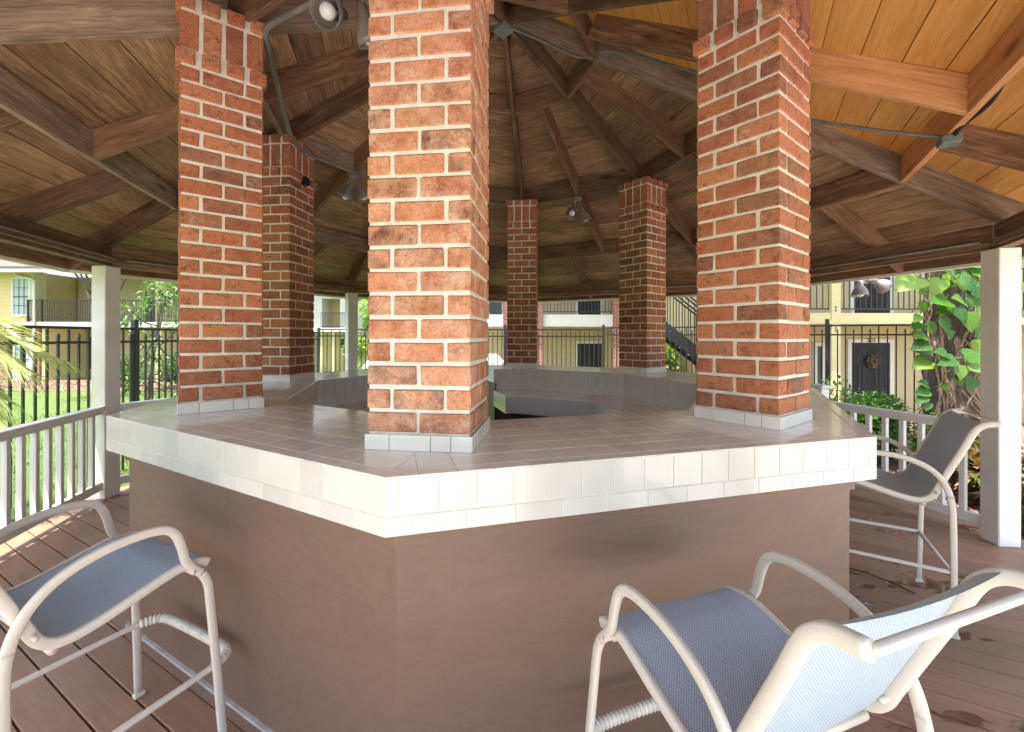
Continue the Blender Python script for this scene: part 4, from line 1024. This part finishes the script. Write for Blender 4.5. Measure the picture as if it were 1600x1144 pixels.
# white van in the bright gap behind the far column
vn = thing('parked_van', (1.1*PX(776, 13)-1.2, 12.6, -0.72), 'white parked van in the bright gap left of the farthest column', 'van')
X0 = PX(745, 13); 
def vanbody():
    prof = [(0, .35), (0, .95), (.25, 1.05), (.75, 1.75), (1.0, 1.85), (4.3, 1.85), (4.5, 1.6), (4.5, .35)]
    n = len(prof); v = [(X0-3.7+a, 12.0, -0.72+b*0.9) for a, b in prof]+[(X0-3.7+a, 13.7, -0.72+b*0.9) for a, b in prof]
    return v, [tuple(range(n)), tuple(range(2*n-1, n-1, -1))]+[(i, (i+1) % n, n+(i+1) % n, n+i) for i in range(n)]
v, f = fixn(*vanbody()); obj('body', v, f, M['car'], vn)
for dx in (-2.9, -0.1):
    for yy in (11.97, 13.55):
        lv, lf = lathe([(0.0005, 0), (.3, 0), (.33, .03), (.33, .17), (.3, .2), (0.0005, .2)], 18)
        c = Vector((X0+dx, yy, -0.42)); obj('wheel', [Vector((a, z_, b))+c for a, b, z_ in lv], lf, M['iron'], vn, True)
box('side_window', X0-2.6, X0-1.5, 11.985, 12.005, 0.30, 0.78, M['glass'], vn); box('side_window', X0-1.4, X0+.3, 11.985, 12.005, 0.30, 0.78, M['glass'], vn)

# ------------------------------------------------------------------ vegetation
def leafquad(acc, c, u, n_, L, W, fold=0.25):
    u = u.normalized(); s = u.cross(n_)
    if s.length < 1e-4: s = u.orthogonal()
    s.normalize(); nn = s.cross(u)
    acc.add([c, c+u*L*.45+s*W*.5+nn*W*fold, c+u*L-nn*L*.12, c+u*L*.45-s*W*.5+nn*W*fold, c+u*L*.45], [(0, 4, 1), (4, 2, 1), (0, 3, 4), (4, 3, 2)])
def cloud(acc, rr, centers, n, L, W):
    for i in range(n):
        c, rx, rz_ = rr.choice(centers)
        while True:
            d = Vector((rr.uniform(-1, 1), rr.uniform(-1, 1), rr.uniform(-1, 1)))
            if 0.25 < d.length < 1: break
        p = c+Vector((d.x*rx, d.y*rx, d.z*rz_))
        u = (d+Vector((rr.uniform(-.8, .8), rr.uniform(-.8, .8), rr.uniform(-.8, .5)))).normalized()
        leafquad(acc, p, u, Vector((rr.uniform(-.5, .5), rr.uniform(-.5, .5), 1)), L*rr.uniform(.6, 1.2), W*rr.uniform(.7, 1.2))
def tree(x, y, h, crown_r, label, m='leaf', n=5000, tr=0.16, lean=(0, 0), name='tree', leaf=0.16, low=0.45, cat='tree', group=None, seed=1, th=0.1):
    rr = random.Random(seed); g = gz(x, y)
    t = thing(name, (x, y, g), label, cat, group)
    top = Vector((x+lean[0], y+lean[1], g+h*0.8))
    base = Vector((x, y, g-0.1)); mid = base.lerp(top, .5)+Vector((rr.uniform(-.2, .2), rr.uniform(-.2, .2), 0))*h*.1
    path = catmull([base, mid, top], 8)
    vs_, fs = [], []; ns = 10
    for i, p in enumerate(path):
        r = tr*(1-0.65*i/(len(path)-1))*(1.35 if i == 0 else 1)
        for q in range(ns):
            a = 2*math.pi*q/ns; rq = r*(1+.15*mn.noise(Vector((q*1.3, i*.6, seed)))); vs_.append(p+Vector((rq*math.cos(a), rq*math.sin(a), 0)))
    for i in range(len(path)-1):
        for q in range(ns): fs.append((i*ns+q, i*ns+(q+1) % ns, (i+1)*ns+(q+1) % ns, (i+1)*ns+q))
    obj('trunk', vs_, fs, M['bark'], t, True)
    cents = []
    nc = 9
    for i in range(nc):
        a = 2*math.pi*i/nc+rr.uniform(-.3, .3); zz = g+h*(low+(0.95-low)*((i*0.618) % 1)); rad = crown_r*rr.uniform(.35, .75)
        c = Vector((top.x+rad*math.cos(a), top.y+rad*math.sin(a), zz)); cents.append((c, crown_r*rr.uniform(.3, .5), crown_r*rr.uniform(.22, .36)))
        st_ = path[int(len(path)*rr.uniform(.45, .9))-1]
        tube('limb', [st_, st_.lerp(c, .5)+Vector((0, 0, -.1*crown_r)), c], tr*.28, M['bark'], t, seg=6, n=4)
    cents.append((top+Vector((0, 0, h*.1)), crown_r*.5, crown_r*.35))
    a = Acc(); cloud(a, rr, cents, n, leaf, leaf*.45); obj('crown', a.v, a.f, M[m], t)
    return t
tree(-8.1, 9.6, 3.3, .8, 'small leafy tree behind the left white post', 'leaf', 650, .05, (0.2, .2), leaf=.15, low=.22, seed=3)
tree(-14.6, 15.5, 9.0, 2.6, 'leaning lime leaved tree in front of the left balconies', 'leaf_lime', 1800, .13, (-.7, 0), leaf=.2, low=.66, seed=5)
tree(-6.9, 21.5, 9, 1.7, 'bright sunlit tree seen just left of the nearest column', 'leaf_lime', 5000, .2, leaf=.24, low=.12, seed=6)
tree(-3, 33, 12, 5.0, 'tall tree behind the buildings, left of the middle building', 'leaf', 7000, .3, leaf=.4, low=.2, seed=7)
tree(-24, 31, 13, 5.0, 'tall dark tree behind the left building roof', 'leaf_dark', 6000, .35, leaf=.4, low=.35, seed=8)
tree(9, 24, 13, 5.5, 'tall dark tree behind the middle building', 'leaf_dark', 6000, .35, leaf=.4, low=.35, seed=9)
tree(20, 20, 13, 5.5, 'tall dark tree behind the right building', 'leaf_dark', 6000, .35, leaf=.4, low=.3, seed=10)
def shrub(x, y, rx, h, m, label, n=1800, leaf=.07, seed=1, name='shrub', base=None):
    rr = random.Random(seed); g = gz(x, y) if base is None else base
    t = thing(name, (x, y, g), label, 'shrub')
    cents = [(Vector((x+rr.uniform(-.6, .6)*rx, y+rr.uniform(-.6, .6)*rx*.6, g+h*rr.uniform(.3, .72))), rx*rr.uniform(.35, .55), h*rr.uniform(.22, .34)) for _ in range(9)]
    a = Acc(); cloud(a, rr, cents, n, leaf, leaf*.5); obj('foliage', a.v, a.f, M[m], t)
    for i in range(7):
        c = cents[i][0]; tube('stem', [(x+rr.uniform(-.05, .05), y, g-.03), Vector((x, y, g)).lerp(c, .5)+Vector((0, 0, .05)), c], .009, M['bark'], t, seg=5, n=3)
    return t
shrub(4.75, 5.75, .62, 1.22, 'leaf', 'light green bush behind the newel post of the right railing', 5200, .075, 2)
shrub(5.45, 5.4, .35, .85, 'leaf_lime', 'small lime green bush behind the right railing balusters', 1500, .085, 3)
shrub(5.0, 4.3, .5, .55, 'croton', 'low red and green leafed plant behind the right railing', 1500, .14, 4)
shrub(4.5, 3.7, .45, .5, 'croton', 'low red leafed plant just left of the right post', 1400, .14, 5)
shrub(5.6, 2.9, .6, .6, 'croton', 'low red leafed plant right of the right post', 1200, .14, 6)
shrub(-8.5, 17.9, 1.0, 1.3, 'leaf', 'rounded shrub by the left building wall', 1800, .13, 7)
shrub(-14.2, 18.6, 1.0, 1.7, 'leaf_dark', 'dark shrub under the left building window', 2200, .13, 8)
shrub(-17.0, 18.8, .9, 1.9, 'leaf', 'tall shrub in front of the left lower windows', 2200, .13, 9)
shrub(-5.2, 15.2, .7, 1.1, 'leaf_lime', 'light shrub behind the back fence left of the nearest column', 1500, .12, 10)
shrub(4.25, 11.5, .5, 2.5, 'leaf_lime', 'bright green shrub beside the dark staircase', 2600, .13, 11, base=-0.7)
# leaf litter and grass blades (uncountable)
a = Acc(); rr = random.Random(11)
for i in range(5200):
    x, y = rr.uniform(2.8, 9), rr.uniform(2.5, 9)
    if math.hypot(x-CX, y-CY) < 4.0: continue
    leafquad(a, Vector((x, y, gz(x, y)+.035+rr.uniform(0, .03))), Vector((rr.uniform(-1, 1), rr.uniform(-1, 1), rr.uniform(-.1, .25))), Vector((rr.uniform(-.4, .4), rr.uniform(-.4, .4), 1)), rr.uniform(.05, .11), rr.uniform(.03, .05))
for i in range(2200):
    x, y = rr.uniform(-24, -5), rr.uniform(17.6, 21.3)
    leafquad(a, Vector((x, y, gz(x, y)+.05)), Vector((rr.uniform(-1, 1), rr.uniform(-1, 1), .2)), Vector((0, 0, 1)), .14, .08)
o = obj('leaf_litter', a.v, a.f, M['litter']); tag(o, 'dry fallen leaves scattered over the mulch beds', 'leaf litter', kind='stuff')
a = Acc()
for i in range(30000):
    x = rr.uniform(-13, -3.95) if i % 3 else rr.uniform(-24, -4.2); y = rr.uniform(-.5, 17.4)
    if math.hypot(x-CX, y-CY) < 3.98: continue
    h = rr.uniform(.035, .085); b = gz(x, y)+.005; an = rr.uniform(0, math.pi); dx, dy = .006*math.cos(an), .006*math.sin(an); lx, ly = rr.uniform(-.03, .03), rr.uniform(-.03, .03)
    a.add([(x-dx, y-dy, b), (x+dx, y+dy, b), (x+lx, y+ly, b+h)], [(0, 1, 2)])
o = obj('grass_blades', a.v, a.f, M['blade']); tag(o, 'bright green grass blades of the left lawn', 'grass', kind='stuff')
# areca palm at the left
pl = thing('palm', (-4.35, 3.15, -0.22), 'feathery yellow green palm beyond the left railing', 'palm')
rr = random.Random(21)
ends = [(-3.55, 3.45, 1.20, 1.50), (-3.7, 3.4, 1.0, 1.35), (-3.50, 3.6, 1.30, 1.52), (-3.75, 3.15, .72, 1.05), (-3.65, 3.35, .85, 1.12), (-3.9, 2.7, 1.2, 1.7), (-5.4, 3.4, 1.2, 1.8), (-4.7, 4.1, 1.2, 1.7), (-4.3, 2.2, 1.1, 1.6), (-5.15, 2.5, .9, 1.5), (-3.7, 3.3, .45, .75)]
for (ex, ey, ez, apex) in ends:
    ex -= .30
    b0 = Vector((-4.75+rr.uniform(-.08, .08), 3.15+rr.uniform(-.08, .08), -0.2)); e = Vector((ex, ey, ez))
    m1 = b0.lerp(e, .12); m1.z = apex*.5; m2 = b0.lerp(e, .5); m2.z = apex
    pth = catmull([b0, m1, m2, e], 22)
    v, f = sweep(pth, circ(.008, 5)); a = Acc(); a.add(v, f)
    np_ = len(pth)
    for i in range(int(np_*.42), np_):
        for sub in (0, .5):
            if i+1 >= np_ and sub: continue
            p = pth[i].lerp(pth[min(i+1, np_-1)], sub); tt = (pth[min(i+1, np_-1)]-pth[i-1]).normalized(); sd = tt.cross(Vector((0, 0, 1))).normalized()
            for s in (-1, 1):
                L = .40*(1-.45*abs((i/np_-.68)/.35))*rr.uniform(.85, 1.1); d = (sd*s*.45+tt*1.0+Vector((0, 0, .12))).normalized()
                w_ = .009; up = Vector((0, 0, 1)); q0 = p; q1 = p+d*L*.5; q2 = p+d*L+Vector((0, 0, -L*rr.uniform(.15, .5))); wv = tt*w_
                a.add([q0-wv*.5, q0+wv*.5, q1-wv, q1+wv, q2], [(0, 1, 3, 2), (2, 3, 4)])
    obj('frond', a.v, a.f, M['palm'], pl)
# vine-covered tree at the right
TX, TY = 5.55, 5.45; g = gz(TX, TY)
vt = thing('vine_covered_tree', (TX, TY, g), 'thick rough tree trunk wrapped in vines and hanging roots behind the right stool', 'tree')
path = catmull([Vector((TX, TY, g-.1)), Vector((TX+.02, TY, .6)), Vector((TX-.05, TY+.02, 1.5)), Vector((TX-.02, TY, 2.6)), Vector((TX+.1, TY+.1, 5.0))], 8)
vs_, fs = [], []; ns = 18
for i, p in enumerate(path):
    r = .27-.10*min(1, i/(len(path)-1)*1.4)+(.12 if i == 0 else 0)+.05*math.exp(-i*.7)
    for q in range(ns):
        an = 2*math.pi*q/ns; rq = r*(1+.22*mn.noise(Vector((math.cos(an)*1.6, math.sin(an)*1.6, i*.35)))); vs_.append(p+Vector((rq*math.cos(an), rq*math.sin(an), 0)))
for i in range(len(path)-1):
    for q in range(ns): fs.append((i*ns+q, i*ns+(q+1) % ns, (i+1)*ns+(q+1) % ns, (i+1)*ns+q))
obj('trunk', vs_, fs, M['bark'], vt, True)
path2 = [(TX+.36, TY+.15, g), (TX+.40, TY+.18, .7), (TX+.38, TY+.12, 1.6), (TX+.5, TY+.2, 2.8), (TX+.9, TY+.3, 4.6)]
tube('limb', path2, .15, M['bark'], vt, seg=12)
a = Acc(); rr = random.Random(31); cents = [(Vector((TX+rr.uniform(-1.6, 1.6), TY+rr.uniform(-.6, 2), 4.4+rr.uniform(-.5, 1.8))), .9, .6) for _ in range(10)]
cloud(a, rr, cents, 4500, .2, .1); obj('crown', a.v, a.f, M['leaf'], vt)
a = Acc()
for i in range(150):
    an = rr.uniform(math.pi*.95, math.pi*2.2); r0 = .27+rr.uniform(0, .05)
    cx_r = TX if rr.random() < .5 else TX+.34
    zt_ = rr.choice((rr.uniform(.5, 1.1), rr.uniform(1.0, 2.4))); zb = rr.uniform(g, .5) if zt_ < 1.2 else zt_-rr.uniform(.3, 1.0)
    pts = []; ph = rr.uniform(0, 6)
    for j in range(6):
        u = j/5; rad = r0+.09*math.sin(u*3.1+ph)*rr.uniform(.3, 1)+.05*u
        pts.append(Vector((cx_r+rad*math.cos(an+.25*math.sin(u*4+ph)), TY+rad*math.sin(an+.25*math.sin(u*4+ph)), zt_+(zb-zt_)*u)))
    v, f = sweep(catmull(pts, 3), circ(rr.uniform(.003, .009), 4)); a.add(v, f)
for i in range(16):      # loose loops of air roots at mid height
    c = Vector((TX+.18+rr.uniform(-.1, .22), TY-.32, 1.55+rr.uniform(-.12, .18))); R0 = rr.uniform(.1, .22); pts = [c+Vector((R0*math.cos(t_*.9+i), rr.uniform(-.05, .05), R0*.6*math.sin(t_*.9+i)-.02*t_)) for t_ in range(6)]
    v, f = sweep(catmull(pts, 4), circ(.004, 4)); a.add(v, f)
o = obj('hanging_roots', a.v, a.f, M['root'], vt); o['kind'] = 'stuff'
vine = thing('climbing_vine', (TX, TY-.35, g), 'climbing vine with large variegated green leaves on the tree trunk at the right', 'vine')
def heart(L, W, split=False, seed=0):
    rr_ = random.Random(seed); ol = [(0, 0), (-.07, .22), (-.02, .40), (.12, .50), (.32, .48), (.52, .38), (.72, .24), (.88, .10), (1.0, 0)]
    if split: ol = [(0, 0), (-.07, .22), (0, .42), (.14, .52), (.20, .30), (.24, .50), (.38, .48), (.42, .22), (.47, .43), (.6, .36), (.62, .16), (.68, .3), (.86, .14), (1.0, 0)]
    n = len(ol); vs_ = []; 
    for x, y in ol: vs_.append((x*L, 0, -.22*L*x*x))
    for x, y in ol: vs_.append((x*L, y*W, .10*W*math.sin(y*3)-.22*L*x*x-.12*W*y))
    for x, y in ol: vs_.append((x*L, -y*W, .10*W*math.sin(y*3)-.22*L*x*x-.12*W*y))
    fs = []
    for i in range(n-1): fs += [(i, i+1, n+i+1, n+i), (i+1, i, 2*n+i, 2*n+i+1)]
    return mesh('leaf', vs_, fs, M['vineleaf'], True)
hearts = [heart(1, .95), heart(1, .8), heart(1, 1.05)]; hsplit = heart(1, .95, True)
rr = random.Random(41)
lv = [ # px, py, depth, length, angle(deg in image, 0=right, -90 down), kind
 (1432, 432, 5.0, .50, 205, 0), (1470, 436, 4.95, .34, -120, 1), (1500, 432, 5.0, .42, -40, 3), (1530, 440, 4.95, .44, -100, 3), (1490, 428, 5.1, .4, 150, 1), (1520, 425, 5.1, .45, 30, 0),
 (1480, 468, 4.95, .40, 178, 0), (1490, 478, 5.0, .34, 195, 1), (1440, 505, 5.05, .28, 190, 1), (1505, 470, 4.95, .3, 160, 0), (1495, 480, 4.9, .30, -70, 1), (1512, 488, 4.9, .34, -80, 0),
 (1532, 500, 4.95, .34, -100, 1), (1447, 524, 5.0, .28, 175, 1), (1448, 536, 4.98, .30, 195, 0), (1452, 548, 5.0, .27, 172, 1), (1450, 562, 5.0, .34, 200, 0), (1455, 505, 5.0, .18, -60, 1),
 (1480, 552, 4.9, .26, 165, 0), (1492, 560, 4.85, .30, 195, 1), (1500, 570, 4.85, .26, -100, 0), (1508, 556, 4.85, .30, 15, 0), (1512, 568, 4.85, .32, -20, 1), (1525, 560, 4.9, .3, -60, 0),
 (1495, 585, 4.85, .22, -70, 1), (1450, 600, 5.0, .22, 160, 1), (1450, 608, 5.0, .24, 195, 0), (1446, 618, 5.0, .22, 210, 1), (1452, 628, 5.0, .18, 230, 1), (1445, 470, 5.1, .22, -110, 1),
 (1515, 452, 5.0, .32, -60, 0), (1540, 470, 5.1, .36, -110, 1), (1560, 520, 5.2, .3, -90, 0), (1475, 600, 4.9, .16, -60, 1), (1522, 590, 4.9, .24, -120, 0),
 (1437, 492, 5.0, .2, 215, 1), (1485, 515, 4.95, .17, -100, 1), (1527, 530, 4.95, .3, -80, 1), (1468, 415, 5.1, .4, 120, 0), (1515, 412, 5.1, .4, 60, 0), (1600, 440, 5.4, .4, -60, 0), (1580, 480, 5.4, .4, -100, 1)]
for i in range(12):
    lv.append((rr.uniform(1445, 1600), rr.uniform(400, 520), 5.12+rr.uniform(0, .1), rr.uniform(.2, .36), rr.uniform(-150, -30), rr.choice((0, 1, 2))))
for (px, py, dp, L, ang, kd) in lv:
    p = Vector(((px-795.3)*dp/673.3, dp, 1.5+(525.7-py)*dp/673.3)); L *= .66
    an = R(ang); xd = Vector((math.cos(an), -.25+rr.uniform(-.2, .2), math.sin(an))).normalized()
    zd_ = Vector((rr.uniform(-.3, .1), -.8, .55+rr.uniform(-.2, .2))); yd = zd_.cross(xd).normalized(); zd_ = xd.cross(yd)
    mt = Matrix((xd*L, yd*L, zd_*L)).transposed().to_4x4(); mt.translation = p-vine.location
    link('leaf', hsplit if kd == 3 else hearts[kd], vine, mw=mt)
    tube('petiole', [p, p+Vector((-xd.x*.05, .07, -.03)), p+Vector((-xd.x*.07, .2, -.12))], .005, M['vinestem'], vine, seg=5, n=3)
for pts in ([(TX-.02, TY-.3, 2.35), (TX+.05, TY-.34, 2.1), (TX+.02, TY-.33, 1.85), (TX+.1, TY-.34, 1.55)], [(TX+.45, TY-.2, 2.3), (TX+.5, TY-.25, 2.0), (TX+.62, TY-.2, 1.75)], [(TX-.28, TY-.2, 2.2), (TX-.30, TY-.22, 1.5), (TX-.26, TY-.25, .8)]):
    tube('vine_stem', pts, .014, M['stem'], vine)
o = link('dead_leaf', heart(.30, .22), None, mw=Matrix.Translation((TX+.1, TY-.42, 1.55)) @ Matrix.Rotation(R(200), 4, 'Y') @ Matrix.Rotation(R(60), 4, 'X')); o.data.materials[0] = M['deadleaf']; o.parent = vine; o.matrix_basis = Matrix.Translation(Vector((TX+.12, TY-.45, 1.55))-vine.location) @ Matrix.Rotation(R(150), 4, 'Y') @ Matrix.Rotation(R(60), 4, 'X')
tube('ribbon', [(TX-.02+.16, TY-.42, .98), (TX+.15, TY-.43, .88), (TX+.13, TY-.42, .80)], .012, M['ribbon'], vine, prof=rrect(.028, .004))
